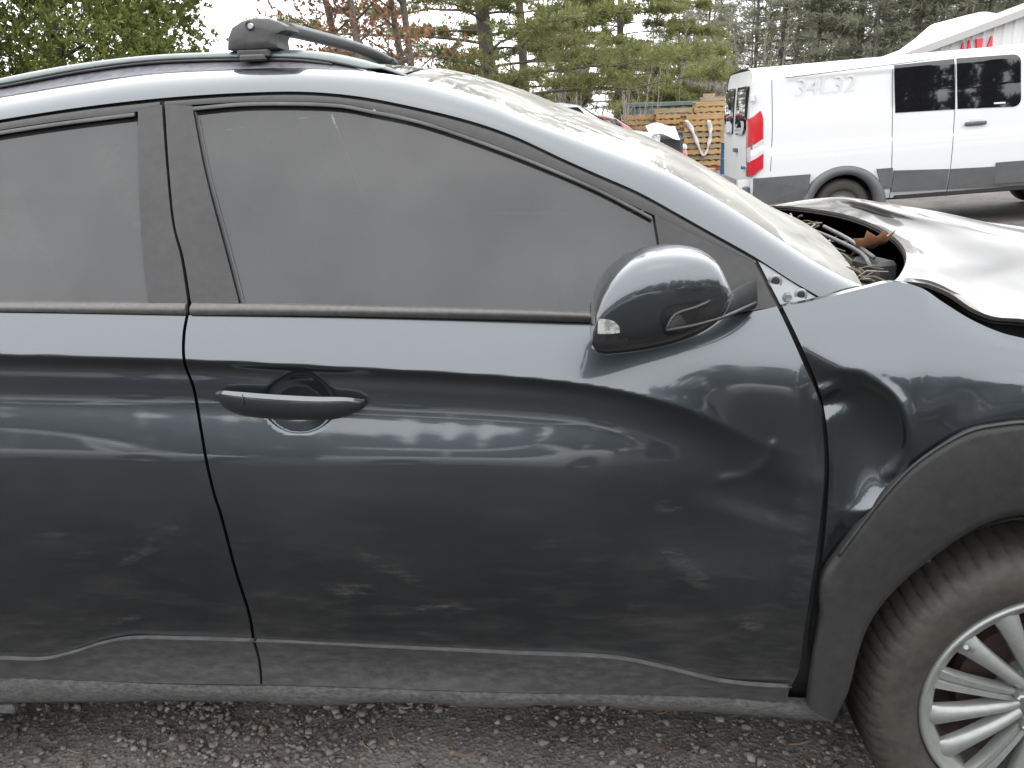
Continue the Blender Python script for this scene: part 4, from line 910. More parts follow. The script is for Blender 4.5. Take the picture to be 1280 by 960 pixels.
# =================================================================== WHITE VAN
VX, VY = 2.27, 9.8; VZ = float(gz(VX+1.2, VY))-.049*1.2; VS = math.atan(.049)
van = empty('white_van', (VX, VY, VZ), 'white low-roof cargo van with dark side windows and grey lower cladding', 'van'); van.rotation_euler = (0, -VS, 0)
def vl(px, y=VY):
    P = bp(np.asarray(px, float), y)-np.array([VX, VY, VZ]); c, s = math.cos(VS), math.sin(VS); return np.stack([P[..., 0]*c+P[..., 2]*s, P[..., 1], -P[..., 0]*s+P[..., 2]*c], -1)
m_white = MAT('van_white', (.44, .445, .445), .4, coat=.12, dust=(.36, .36, .35), damt=.05, dscale=4)
m_vgrey = MAT('van_cladding', (.052, .053, .055), .55, dust=(.15, .145, .14), damt=.2, dscale=5)
m_vglass = MAT('van_glass', (.006, .006, .007), .02, ior=1.55, coat=.0)
m_red = MAT('tail_red', (.38, .009, .016), .18, coat=.6, col2=(.30, .007, .013), nscale=60)
m_clear = MAT('tail_clear', (.40, .375, .38), .15, coat=1)
zs_ = np.array([.42, .50, .60, .80, 1.0, 1.08, 1.11, 1.14, 1.2, 1.4, 1.7, 2.0, 2.05, 2.08, 2.11, 2.135, 2.15, 2.155])
ys_ = np.array([.045, .012, .0, -.004, -.002, .004, .018, .014, .016, .024, .044, .058, .076, .11, .18, .30, .55, 1.03])
vyf = lambda z: np.interp(z, zs_, ys_)
stx = np.unique(np.r_[0, .015, .04, .09, np.linspace(.14, 4.0, 120), np.linspace(4.0, 5.5, 30)])
sec_z = np.unique(np.r_[np.linspace(.42, 1.98, 75), np.linspace(1.98, 2.155, 16)])
def van_side():
    Zg, Xg = np.meshgrid(sec_z, stx, indexing='ij'); Y = vyf(Zg); e = np.clip(1-Xg/.10, 0, 1); Y = Y+.07*e**2
    Xs = Xg+.05*np.clip((Zg-1.3)/.8, 0, 1)**2*np.clip(1-Xg/.5, 0, 1)
    # pressed quarter panel and body line
    q = vl([(985, 99), (1003, 147), (1119, 81), (1117, 147)])
    pan = sstep(q[0, 0]-.03, q[0, 0]+.02, Xg)*(Xg < q[3, 0])*sstep(q[1, 2]-.02, q[1, 2]+.03, Zg+.10*np.clip(q[0, 0]+.25-Xg, 0, 1))*(1-sstep(q[0, 2]-.03, q[0, 2]+.01, Zg)); Y = Y+.012*pan
    Y = Y-.012*np.exp(-((Zg-.50-.62)/.035)**2)*(Xg > .1)
    front = np.clip((Xg-4.0)/1.5, 0, 1); zm = 2.155-1.0*sstep(0, .55, front)-.18*front; Zg = np.minimum(Zg, zm); Y = Y+.35*front**3
    return np.stack([Xs, Y, Zg], -1)
VP = van_side(); wr = vl((1053, 259)); wrx, wrz = float(wr[0]), .36
def keepw(P): cx, cz = P[..., 0], P[..., 2]; return ~(((cx-wrx)**2+(cz-wrz)**2 < .44**2) | ((cx-wrx-3.3)**2+(cz-wrz)**2 < .44**2))
grid('side_wall', VP, m_white, van, None, keepw(VP))
VM = VP.copy(); VM[..., 1] = 2.06-VM[..., 1]; grid('side_wall', VM, m_white, van, None, keepw(VM))
rfz = VP[-1]; tq = np.linspace(0, 1, 12)[:, None, None]; RF = rfz[None]*(1-tq)+np.c_[rfz[:, 0], 2.06-rfz[:, 1], rfz[:, 2]][None]*tq
# rear doors
RDy = np.linspace(.07, 1.99, 40); RDz = np.linspace(.42, 2.12, 40); rz_, ry_ = np.meshgrid(RDz, RDy, indexing='ij')
yy = np.interp(rz_, zs_, ys_)+.07; ry2 = yy+(2.06-2*yy)*(ry_-.07)/1.92
RX = .0+.06*np.clip((rz_-1.2)/.85, 0, 1)**2-.02*np.sin(math.pi*(ry_-.07)/1.92)
for nm, a, b in (('rear_door', 0, 20), ('rear_door', 19, 40)):
    grid(nm, np.stack([RX, ry2, rz_], -1)[:, a:b]+np.array([0, .004 if a else -.004, 0]), m_white, van, (.02, 0, 0))
def plate(name, poly, yf, mat, parent, thick=.012, rad=None):
    """flat piece on the near side: outline in van x,z"""
    mb = MB(); mb.prism(poly, lambda a, b: (a, float(yf(b))-thick, b), lambda a, b: (a, float(yf(b))+.004, b)); return mb.build(name, mat, parent)
def rnd_poly(P, r=.06, n=5, which=(1, 1, 1, 1)):
    P = [np.array(p) for p in P]; out = []
    for k in range(len(P)):
        a, b, c = P[k-1], P[k], P[(k+1) % len(P)]
        if not which[k % 4]: out.append(tuple(b)); continue
        u, v = (a-b)/np.linalg.norm(a-b), (c-b)/np.linalg.norm(c-b)
        for t in np.linspace(0, 1, n): out.append(tuple((1-t)**2*(b+u*r)+2*t*(1-t)*b+t*t*(b+v*r)))
    return out
vq = lambda L: [tuple(p) for p in vl(L)[:, [0, 2]]]
def vwin(L, rr=0.):
    (x0, z0), (x1, z1), (x2, z2), (x3, z3) = vq(L); n = 30; P = []      # lower left, lower right, upper right, upper left
    for t in (1-np.cos(np.linspace(0, math.pi, n)))/2:
        h = (z3-z0); dd = min(t, 1-t)*h; cut = rr-math.sqrt(max(rr*rr-(rr-dd)**2, 0)) if dd < rr else 0
        xa, za, xb, zb = x0+(x3-x0)*t, z0+(z3-z0)*t, x1+(x2-x1)*t-cut, z1+(z2-z1)*t; P.append([(xa+(xb-xa)*u, float(vyf(za+(zb-za)*u))-.007, za+(zb-za)*u) for u in np.linspace(0, 1, 8)])
    return grid('side_window', np.array(P), m_vglass, van, (0, .012, 0))
vwin([(1120, 141), (1195, 136.5), (1195.5, 73), (1120, 81)]); vwin([(1198, 136), (1277.5, 132.5), (1279, 66.5), (1198.5, 72.5)], .09)
plate('window_sticker', vq([(1243.5, 128), (1243.5, 130), (1258, 129.2), (1258, 127.2)]), vyf, m_white, van, .010)
# seams
for L in ([(1118, 80), (1116, 160), (1113, 250)], [(1197, 70), (1195, 130), (1190, 190), (1184, 246)], [(983, 97), (1050, 88.5), (1119, 80)], [(1119, 80), (1197, 69.5), (1280, 60)], [(966, 100), (966, 160), (963, 214)]):
    P = vl(crom(L, 16)); P[:, 1] = vyf(P[:, 2])-.0005; mesh('panel_seam', *tubeVF(P, .0045, 5), m_vgrey, van)
# cladding with the arch
def clad(poly, nm='side_cladding', th=.028): return plate(nm, poly, lambda z: vyf(z), m_vgrey, van, th)
c1 = vq([(1117, 213), (1113.5, 239.5), (1182.5, 236), (1185.5, 211)]); clad(c1); clad(vq([(1187.5, 211), (1184, 236), (1282, 231.5), (1284, 206)]))
clad([(3.0, c1[0][1]), (3.0, c1[1][1]), (3.9, c1[1][1]), (3.9, c1[0][1])])
clad([(.03, .80), (.03, .47), (wrx-.5, .47), (wrx-.44, .62), (wrx-.42, .80)], 'corner_bumper', .05)
clad([(wrx+.40, .80), (wrx+.46, .60), (wrx+.46, .55), (c1[0][0]-.02, .55), (c1[0][0]-.02, .80)])
for wx_ in (wrx, wrx+3.3):
    A = np.array([(wx_+.40*math.cos(a), -.035, wrz+.40*math.sin(a)) for a in np.linspace(-.15, math.pi+.15, 40)]); B = np.array([(wx_+.53*math.cos(a), -.03, wrz+.51*math.sin(a)) for a in np.linspace(-.15, math.pi+.15, 40)])
    grid('wheel_arch', np.array([A+np.array([0, .12, 0]), A, (A+B)/2+np.array([0, -.02, 0]), B, B+np.array([0, .04, 0])]), m_vgrey, van)
    mb = MB(); pr = [(.46*math.cos(a), .46*math.sin(a)) for a in np.linspace(-.4, math.pi+.4, 30)]
    mb.grid(np.array([[(wx_+p[0], y, wrz+p[1]) for p in pr] for y in (.03, .36)])); mb.grid(np.array([[(wx_+p[0]*s, .36, wrz+p[1]*s) for p in pr] for s in (.01, 1)])); mb.build('wheel_well', m_dark, van, True)
    for yq_ in (.03, 1.80):
        w = MB().lathe([(.20, .03), (.205, .0), (.24, -.012), (.30, -.010), (.335, .01), (.353, .05), (.353, .19), (.33, .22), (.2, .22)], (0, 0, 0), seg=48).build('wheel', m_tyre, van, True); w.location = (wx_, yq_+(0 if yq_ < 1 else .0), .353)
        h_ = MB().lathe([(0, .03), (.06, .025), (.10, .05), (.17, .06), (.195, .02), (.203, .01)], (0, 0, 0), seg=36).build('hubcap', m_rim, w, True)
# rear bumper, lights, window, handle, badges
MB().box((-.05, 1.03, .56), (.16, 1.98, .34), bev=.05).build('rear_bumper', m_vgrey, van)
MB().box((-.14, 1.03, .64), (.04, .52, .14), bev=.01).build('plate_recess', m_steel, van)
tl = vl([(942, 156), (962, 158), (959, 224), (940, 224)]); 
lamp = np.array([(-.018, .10), (-.018, -.012), (.155, -.03), (.17, .0)])
tlz0, tlz1 = .86, 1.52
def lampbox(name, z0, z1, mat, sk=0, top=False):
    mb = MB(); n = 8; rows = []
    for t in np.linspace(0, 1, n):
        z = z0+(z1-z0)*t; in_ = .035*np.clip((z-1.40)/.12, 0, 1)**2
        rows.append([(-.012+.03*t*0, .26, z), (-.022, .20, z), (-.020, .05, z+0*sk), (.0, -.010+float(vyf(z)), z+sk*.02), (.05, -.022+float(vyf(z)), z+sk*.04), (.15-in_, -.022+float(vyf(z)), z+sk*.10), (.165-in_, .012+float(vyf(z)), z+sk*.10)])
    mb.grid(np.array(rows)); mb.F += [tuple(range(len(mb.V)-7, len(mb.V)))[::-1], tuple(range(7))]; mb.I += [0, 0]
    return mb.build(name, mat, van, auto=40)
lampbox('tail_light', 1.18, 1.52, m_red, 1); lampbox('reversing_lamp', 1.00, 1.18, m_clear, 1); lampbox('tail_light', .82, 1.00, m_red, 1)
wy = lambda y0, y1, z0, z1: [(y0+.02, z0), (y1, z0), (y1, z1), (y0, z1)]
def rplate(name, poly, mat, th=.03, par=van):
    xf = lambda z: .06*max((z-1.2)/.85, 0)**2-.012
    return MB().prism(poly, lambda a, b: (xf(b)-th, a, b), lambda a, b: (xf(b)+.01, a, b)).build(name, mat, par)
rplate('rear_window', rnd_poly([(.27, 1.42), (.42, 1.33), (.93, 1.33), (.93, 1.93), (.26, 1.93)], .05, 4), m_vglass)
rplate('rear_window', rnd_poly([(1.13, 1.33), (1.64, 1.33), (1.79, 1.42), (1.80, 1.93), (1.13, 1.93)], .05, 4), m_vglass)
rplate('door_handle', rnd_poly([(.78, 1.10), (.95, 1.10), (.95, 1.15), (.78, 1.15)], .01, 3), m_vgrey, .045)
bd = rplate('badge', [(.36+.055*math.cos(a), .92+.024*math.sin(a)) for a in np.linspace(0, 2*math.pi, 20)[:-1]], MAT('badge_blue', (.03, .06, .18), .2, coat=1), .036)
rplate('bumper_sticker', [(.06, .66), (.14, .66), (.14, .78), (.06, .78)], m_white, .14)
for zq in (1.78, 1.2):
    MB().box((.02, .03, zq), (.05, .06, .10), bev=.012).build('hinge', m_white if zq > 1.5 else m_vgrey, van)
hl = vl([(1206, 151), (1233, 157)]); zc = (hl[0, 2]+hl[1, 2])/2
MB().box(((hl[0, 0]+hl[1, 0])/2, float(vyf(zc))-.025, zc), (.26, .03, .045), bev=.012).build('door_handle', m_vgrey, van)
MB().lathe([(0, -.006), (.06, -.006), (.07, .004)], ((hl[0, 0]+hl[1, 0])/2, float(vyf(zc)), zc+.045), seg=24).build('handle_scoop', m_white, van, True)
# rain-washed finger writing on the dusty panel
m_dirtw = MAT('wiped_dust', (.437, .442, .442), .42)
txt = bpy.data.curves.new('finger_writing', 'FONT'); txt.body = '34L32'; txt.size = .30; txt.extrude = .0003; txt.shear = .15
tob = bpy.data.objects.new('finger_writing', txt); COL.objects.link(tob); dg = bpy.context.evaluated_depsgraph_get(); tme = bpy.data.meshes.new_from_object(tob.evaluated_get(dg)); bpy.data.objects.remove(tob)
tw = link('finger_writing', tme, m_dirtw, van, False); tp_ = vl((993, 121)); tw.location = (tp_[0], float(vyf(tp_[2]))+.012-.0012, tp_[2]); tw.rotation_euler = (R(90+2.7), R(0), 0)
# roof, underside, front glass
grid('roof', RF, m_white, van)
MB().box((2.75, 1.03, .45), (5.0, 1.70, .14), bev=.03).build('underbody', m_dark, van)
MB().box((2.75, .03, .425), (1.9, .05, .05), bev=.01).build('step_rail', m_dark, van)

# =================================================================== GENERIC CARS (wrecks and the row across the lane)
m_tyre2 = MAT('tyre_far', (.02, .02, .02), .8); m_hub2 = MAT('hub_far', (.35, .35, .36), .4, metal=.7)
m_cglass = MAT('car_glass', (.012, .014, .015), .04, ior=1.6); m_lens = MAT('lens', (.55, .56, .58), .1, coat=1); m_grille = MAT('grille', (.012, .012, .013), .5)
def generic_car(name, paint, loc, rz, label, cat='car', L=4.6, W=.9, H=1.48, belt=.95, kind='sedan', group=None):
    root = empty(name, loc, label, cat, group, rz)
    if kind == 'suv': roofp = [(-.48, belt), (-.47, H*.96), (-.2, H), (.05, H*.99), (.13, H*.95), (.27, belt+.02)]
    elif kind == 'pickup': roofp = [(-.10, belt), (-.09, H*.97), (0.02, H), (.08, H*.98), (.13, H*.95), (.23, belt+.02)]
    else: roofp = [(-.42, belt+.02), (-.28, H*.93), (-.12, H), (.02, H*.99), (.10, H*.93), (.25, belt+.02)]
    xs_ = np.linspace(-.5, .5, 41); hood = np.interp(xs_, [-.5, -.47, -.3, .24, .42, .485, .5], [belt*.82, belt*.98, belt, belt, belt*.90, belt*.80, belt*.62])
    wv = W*np.interp(xs_, [-.5, -.46, -.3, .3, .44, .5], [.80, .93, 1, 1, .94, .76]); zl = np.interp(xs_, [-.5, -.45, .45, .5], [.42, .28, .25, .34])
    P = []
    for x, h, w, l in zip(xs_, hood, wv, zl): P.append([(x*L, -w*.94, l), (x*L, -w, l+.12), (x*L, -w*1.0, l+.55*(h-l)), (x*L, -w*.985, l+.80*(h-l)), (x*L, -w*.94, h-.03), (x*L, -w*.86, h), (x*L, -w*.4, h+.025), (x*L, 0, h+.03)])
    P = np.array(P); M_ = P[:, ::-1].copy(); M_[..., 1] *= -1; PP = np.concatenate([P, M_[:, 1:]], 1)
    b = grid('body', PP, paint, root)
    cx = np.linspace(roofp[0][0], roofp[-1][0], 25); rh = np.interp(cx, [p[0] for p in roofp], [p[1] for p in roofp]); C = []
    for x, h in zip(cx, rh):
        k = (h-belt)/(H-belt+1e-6); C.append([(x*L, -W*.93, belt-.04), (x*L, -W*(.93-.20*max(k, 0)), belt+(h-belt)*.86), (x*L, -W*(.88-.20*max(k, 0)), h-.01), (x*L, -W*.4, h+.012), (x*L, 0, h+.016)])
    C = np.array(C); M_ = C[:, ::-1].copy(); M_[..., 1] *= -1; CC = np.concatenate([C, M_[:, 1:]], 1); grid('cabin', CC, paint, root)
    # glass panes: set a little proud of the cabin
    for s in (-1, 1):
        a, c = roofp[1][0], roofp[-2][0]; mdl_ = (a+c)/2
        for x0, x1, sl0, sl1 in ((a+.015, mdl_-.008, -.02, 0), (mdl_+.008, c-.005, 0, .085)):
            zb_, zt_ = belt+.015, belt+(H-belt)*.80; q = [((x0+sl0)*L, s*(W*.932+.006), zb_), ((x1+sl1)*L, s*(W*.932+.006), zb_), (x1*L, s*(W*(.93-.165)+.012), zt_), (x0*L, s*(W*(.93-.165)+.012), zt_)]
            mesh('side_window', q, [(0, 1, 2, 3)], m_cglass, root, False)
    xb_, xt_ = roofp[-1][0]*L, roofp[-2][0]*L
    mesh('windshield', [(xb_+.01, -W*.78, belt+.05), (xb_+.01, W*.78, belt+.05), (xt_+.03, W*.66, roofp[-2][1]-.01), (xt_+.03, -W*.66, roofp[-2][1]-.01)], [(0, 1, 2, 3)], m_cglass, root, False)
    for s in (-1, 1):
        MB().box((L*.475, s*W*.66, belt*.72), (.16, .34, .14), bev=.04).build('headlight', m_lens, root)
        MB().box((-L*.485, s*W*.70, belt*.80), (.12, .26, .16), bev=.03).build('tail_light', m_red, root)
        for x in (-.30, .32):
            w = MB().lathe([(.2, .03), (.21, 0), (.28, -.008), (.315, .01), (.325, .05), (.325, .18), (.2, .2)], (0, 0, 0), seg=32).build('wheel', m_tyre2, root, True); w.location = (x*L, s*(W-.02), .325)
            if s > 0: w.rotation_euler = (0, 0, math.pi)
            MB().lathe([(0, .02), (.08, .015), (.18, .03), (.205, .0)], (0, 0, 0), seg=24).build('hubcap', m_hub2, w, True)
            A = np.array([(x*L+.36*math.cos(a), s*(W+.004), .34+.36*math.sin(a)) for a in np.linspace(-.1, math.pi+.1, 24)]); B = A+np.array([0, -s*.25, 0]); C2 = A.copy(); C2[:, 0] = x*L+(A[:, 0]-x*L)*.05; C2[:, 2] = .34+(A[:, 2]-.34)*.05; grid('wheel_well', np.array([A, C2]), m_dark, root)
    MB().box((L*.497, 0, belt*.66), (.04, W*.9, .16), bev=.02).build('grille', m_grille, root)
    return root
def cpaint(n, c, metal=.3): return MAT(n, c, .3, metal=metal, coat=1.)
P1 = bp(np.array((792, 175.), float), 15.5)
wreck = generic_car('wrecked_car', cpaint('silver_white', (.45, .46, .47), .1), (P1[0]-1.60, 15.5+.9, gz(P1[0]-.9, 16.4)), R(-4), 'white wrecked car with smashed open nose in front of the stacked pallets', L=4.7, H=1.70, belt=1.17, kind='suv')
# smashed nose
nx = 2.22
mb = MB(); mb.box((nx+.10, -.62, .70), (.55, .60, .62), bev=.06); mb.box((nx+.25, -.55, 1.02), (.2, .3, .14), rz=.4, bev=.03); mb.tube([(nx-.1, -.8, .6), (nx+.3, -.7, .75), (nx+.4, -.3, .55)], .04, 8); mb.build('exposed_engine', m_grille, wreck)
bent = np.array([[(nx-.34+.55*u+.10*v, -.98-.10*v, 1.20+.03*u-.17*v-.08*u*v+.05*math.sin(5*u)) for u in np.linspace(0, 1, 8)] for v in np.linspace(0, 1, 6)])
grid('bent_fender', bent, cpaint('wreck_white', (.48, .48, .49), .0), wreck, (0, .02, 0))
mb = MB()
for k in range(5): mb.box((nx-.38, -.92, 1.04-.055*k), (.05, .42, .018))
mb.build('grille_bars', m_hub2, wreck); MB().box((nx-.14, -.95, .95), (.16, .16, .22), bev=.05).build('broken_headlight', m_lens, wreck)
P2 = bp(np.array((800, 165.), float), 19.0)
redcar = generic_car('red_pickup', cpaint('faded_red', (.30, .04, .045), .1), (P2[0]-.95, 19.6, gz(P2[0], 19.6)), R(0), 'faded red vehicle parked between the white wreck and the pallets', 'pickup', L=4.1, H=1.45, belt=.92, kind='sedan')
# the row across the lane, behind the photographer: seen mirrored in doors and glass
for k, (x, y, rz, c, kd, lb) in enumerate(((-6.8, -9.2, 4, (.55, .56, .57), 'sedan', 'silver sedan parked across the lane, mirrored in the SUV rear door'), (-.9, -9.6, -3, (.75, .75, .74), 'suv', 'white SUV parked across the lane, mirrored in the dark front door'),
        (4.9, -9.0, 2, (.03, .035, .05), 'sedan', 'black sedan parked across the lane from the crashed SUV'), (10.6, -9.8, -5, (.35, .34, .30), 'suv', 'beige SUV parked across the lane near the white van'), (-12.8, -9.6, 3, (.20, .02, .025), 'pickup', 'dark red pickup parked at the end of the opposite row'))):
    generic_car('parked_car', cpaint('row_paint_%d' % k, c), (x, y, 0), R(rz), lb, L=4.7, kind=kd, H=1.7 if kd != 'sedan' else 1.46, belt=1.02 if kd != 'sedan' else .94, group='cars parked across the lane')

# =================================================================== PALLETS, CONTAINER, WAREHOUSE
m_wood = MAT('pallet_wood', (.36, .23, .095), .8, col2=(.23, .14, .056), nscale=7, stretch=(.6, 3, 6), dust=(.28, .21, .12), damt=.35, dscale=20)
m_wood2 = MAT('pallet_wood_grey', (.28, .21, .13), .8, col2=(.18, .135, .08), nscale=7, stretch=(.6, 3, 6))
def pallet_mesh(seed, mat):
    r = np.random.RandomState(seed); mb = MB()
    for y in (-.48, 0, .48): mb.box((0, y, .07), (1.2, .045, .095))
    for k in range(7): mb.box((-.54+.18*k+r.uniform(-.012, .012), 0, .128), (.10+r.uniform(-.01, .02), 1.0, .020), rz=r.uniform(-.012, .012))
    for k in range(5): mb.box((-.54+.27*k, 0, .012), (.10, 1.0, .020))
    for x in (-.61, .61): pass
    o = mb.build('pallet', mat); me = o.data; bpy.data.objects.remove(o); return me
pm = [pallet_mesh(1, m_wood), pallet_mesh(2, m_wood), pallet_mesh(3, m_wood2)]
r = np.random.RandomState(3)
def stack(pxc, y, n, lab, mats=(0, 1, 0, 1, 0, 2), base=0.):
    x = bp(np.array((pxc, 180.), float), y)[0]; z = float(gz(x, y))+base
    for k in range(n):
        o = bpy.data.objects.new('pallet', pm[mats[r.randint(len(mats))]]); COL.objects.link(o)
        o.location = (x+r.uniform(-.03, .03), y+r.uniform(-.03, .03), z+k*.142); o.rotation_euler = (0, 0, R(r.uniform(-3.5, 3.5))); o.scale = (.84, 1, 1)
        tag(o, lab, 'pallet', 'stacked wooden pallets')
    return x, z
sx1, sz1 = stack(876, 21.5, 9, 'yellow wooden pallet in the stack hung with torn plastic wrap', base=.10)
stack(889, 23.2, 12, 'wooden pallet in the tall stack against the end of the teal container')
stack(840, 23.0, 11, 'wooden pallet in the stack behind the wrecked white car nose')
stack(800, 23.4, 10, 'wooden pallet in the stack behind the faded red vehicle roof')
MB().box((sx1, 21.5, sz1-.05), (1.5, .9, .10), bev=.01).build('red_skid', MAT('skid_red', (.30, .05, .05), .7))
tag(bpy.data.objects['red_skid'], 'red skid beam under the wrapped pallet stack', 'skid')
# torn stretch wrap hanging in a V from the front stack
m_wrap = MAT('wrap', (.42, .41, .40), .45, coat=.1)
wv = MB(); yw = 21.5-.56
A = [(858, 150), (866, 165), (872, 180), (877, 192), (880, 196)]; B = [(886, 150), (888, 165), (886, 180), (882, 192), (879, 196)]
for L, w0 in ((A, 4.5), (B, 4.0)):
    c = crom(L, 18); P = np.array([[bp(c[k]+np.array([s*w0*(.5+.5*math.sin(k*.5)**2)*(1-.6*k/17), 0]), yw-.02*math.sin(k*1.3+s)) for s in (-1, 0, 1)] for k in range(18)]); wv.grid(P)
wo_ = wv.build('torn_wrap', m_wrap, smooth=True); wo_.modifiers.new('t', 'SOLIDIFY').thickness = .006
tag(wo_, 'torn white plastic wrap hanging in a V on the pallet stack', 'plastic wrap')
for k, (px_, py_) in enumerate(((872, 209), (880, 207))):
    p = bp(np.array((px_, py_), float), 20.3); o = MB().box((p[0], 20.3, float(gz(p[0], 20.3))+.06), (.55, .16, .05), rz=.5*k-.2, bev=.004).build('broken_board', m_wood); tag(o, 'broken board lying on dirt before the pallets', 'board', 'broken boards by the pallets')
# teal shipping container
cx0, cx1, cyy = bp(np.array((786, 140.), float), 25.5)[0], bp(np.array((903, 130.), float), 25.5)[0], 25.5; cz0 = float(gz(cx1, cyy)); ctz = bp(np.array((870, 126.), float), cyy)[2]
cont = empty('shipping_container', ((cx0+cx1)/2, cyy, cz0), 'teal corrugated shipping container behind the pallet stacks', 'container')
m_teal = MAT('teal_steel', (.065, .10, .097), .5, col2=(.045, .07, .068), nscale=3, dust=(.25, .2, .15), damt=.2, dscale=8); Lc, Hc = (cx1-cx0), ctz-cz0
xs_ = np.arange(-Lc/2, Lc/2+.001, .055); zig = np.array([0, 0, .036, .036, .036, 0])[np.arange(len(xs_)) % 6]
grid('corrugated_wall', np.array([[(x, d, z) for x, d in zip(xs_, zig)] for z in (.12, Hc-.12)]), m_teal, cont).data.polygons.foreach_set('use_smooth', [False]*(len(xs_)-1))
MB().box((0, 0, Hc-.06), (Lc+.1, .12, .12), bev=.01).build('top_rail', m_teal, cont); MB().box((0, 0, .06), (Lc+.1, .12, .12), bev=.01).build('bottom_rail', m_teal, cont)
for sx in (-1, 1): MB().box((sx*(Lc/2+.06), .0, Hc/2), (.16, .16, Hc), bev=.01).build('corner_post', m_teal, cont)
MB().box((0, 1.22, Hc-.02), (Lc+.1, 2.4, .04)).build('roof_sheet', m_teal, cont); MB().box((Lc/2+.08, 1.22, Hc/2), (.06, 2.35, Hc-.1)).build('end_door', m_teal, cont)
MB().box((-Lc/2-.08, 1.22, Hc/2), (.06, 2.35, Hc-.1)).build('end_wall', m_teal, cont)
jp = bp(np.array((893, 121.), float), cyy+.4)
jb = MB(); jb.box((jp[0], cyy+.5, cz0+Hc+.05), (.7, .5, .10), rz=.2); jb.box((jp[0]-.15, cyy+.5, cz0+Hc+.15), (.3, .4, .10), rz=-.3)
tag(jb.build('scrap_lumber', m_wood2), 'scrap lumber heap lying on top of the teal container', 'lumber')
bb = bp(np.array((917, 200.), float), 14.6); zb_ = float(gz(bb[0], 14.6)); dr = MB()
dr.lathe([(0, 0), (.29, 0), (.295, .02), (.29, .05), (.29, .29), (.302, .30), (.29, .31), (.29, .59), (.302, .60), (.29, .61), (.29, .86), (.298, .88), (.27, .885), (0, .87)], (bb[0]+.06, 14.6, zb_), 'z', 28)
tag(dr.build('blue_drum', MAT('drum_blue', (.03, .085, .15), .45), auto=40), 'dark blue steel drum standing behind the rear of the white van', 'drum')

# warehouse
def warehouse():
    y0 = 27.0; a, b = bp(np.array((1128, 70.), float), y0), bp(np.array((1280, 13.), float), y0); sl = (b[2]-a[2])/(b[0]-a[0]); ridge = a[0]+12.0; g = float(gz(a[0], y0))-.2
    root = empty('metal_warehouse', (a[0], y0, g), 'white ribbed metal warehouse with low gable and red wall lettering', 'building'); H0 = a[2]-g-.15
    rf = lambda x: H0+sl*(12-abs(x-12)); m_wh = MAT('white_ribbed', (.46, .46, .455), .6, dust=(.38, .37, .36), damt=.15, dscale=2); m_fas = MAT('fascia', (.28, .27, .265), .6)
    xs2 = np.arange(0, 24.01, .075); d = np.array([0, 0, 0, .03])[np.arange(len(xs2)) % 4]
    o = grid('gable_wall', np.array([[(x, -dd, 0) for x, dd in zip(xs2, d)], [(x, -dd, rf(x)) for x, dd in zip(xs2, d)]]), m_wh, root); o.data.polygons.foreach_set('use_smooth', [False]*len(o.data.polygons))
    for s in (0, 1):
        p = [(-.5, rf(-.5)), (12, rf(12))] if not s else [(24.5, rf(24.5)), (12, rf(12))]
        MB().add([(p[0][0], y, p[0][1]+dz) for y in (-.3, 2.4) for dz in (0, .22)]+[(p[1][0], y, p[1][1]+dz) for y in (-.3, 2.4) for dz in (0, .22)], [(0, 1, 5, 4), (2, 6, 7, 3), (1, 3, 7, 5), (0, 4, 6, 2), (0, 2, 3, 1), (4, 5, 7, 6)]).build('roof_slope', m_fas, root)
    MB().box((0, 1.2, H0/2), (.08, 2.3, H0)).build('side_wall', m_wh, root); MB().box((24, 1.2, H0/2), (.08, 2.3, H0)).build('side_wall', m_wh, root)
    m_let = MAT('red_letter', (.50, .03, .05), .5)
    def let(pts, w=.16):
        P = [bp(np.array(p, float), y0-.08)-np.array([a[0], y0, g]) for p in pts]; return P
    def stroke(nm, poly):
        q = [bp(np.array(p, float), y0-.10)-np.array([a[0], y0, g]) for p in poly]; MB().prism([(p[0], p[2]) for p in q], lambda u, v: (u, -.10, v), lambda u, v: (u, -.02, v)).build(nm, m_let, root)
    stroke('letter', [(1203.5, 53), (1205, 53), (1206, 66), (1201, 66)]); stroke('letter', [(1211.5, 50), (1213, 50), (1214.5, 66), (1209.5, 66)])
    stroke('letter', [(1220.5, 48.5), (1229.5, 48), (1226.5, 66), (1221.5, 66)]); stroke('letter', [(1239.5, 45), (1241, 45), (1240.5, 66), (1232, 66)])
    return root
warehouse()
# white fabric hoop building behind
hy_ = 33.0; hp = [(1142, 78), (1150, 66), (1170, 52), (1188, 39), (1202, 27), (1212, 19), (1224, 15.2), (1236, 15), (1252, 19), (1275, 30), (1300, 48), (1320, 75)]
P = bp(crom(hp, 40), hy_); gq = float(gz(P[0, 0], hy_))-.2; P0 = np.vstack([[P[0, 0], hy_, gq], P, [P[-1, 0], hy_, gq]]); H = np.array([P0, P0+np.array([0, 3.5, 0])]); hb = MB().grid(H); n0 = len(hb.V); hb.V += [tuple(p) for p in P0]; hb.F.append(tuple(range(n0, n0+len(P0)))); hb.I.append(0)
tag(hb.build('fabric_shelter', MAT('white_fabric', (.66, .66, .66), .7), auto=40), 'white domed fabric shelter rising behind the warehouse roof', 'shelter')

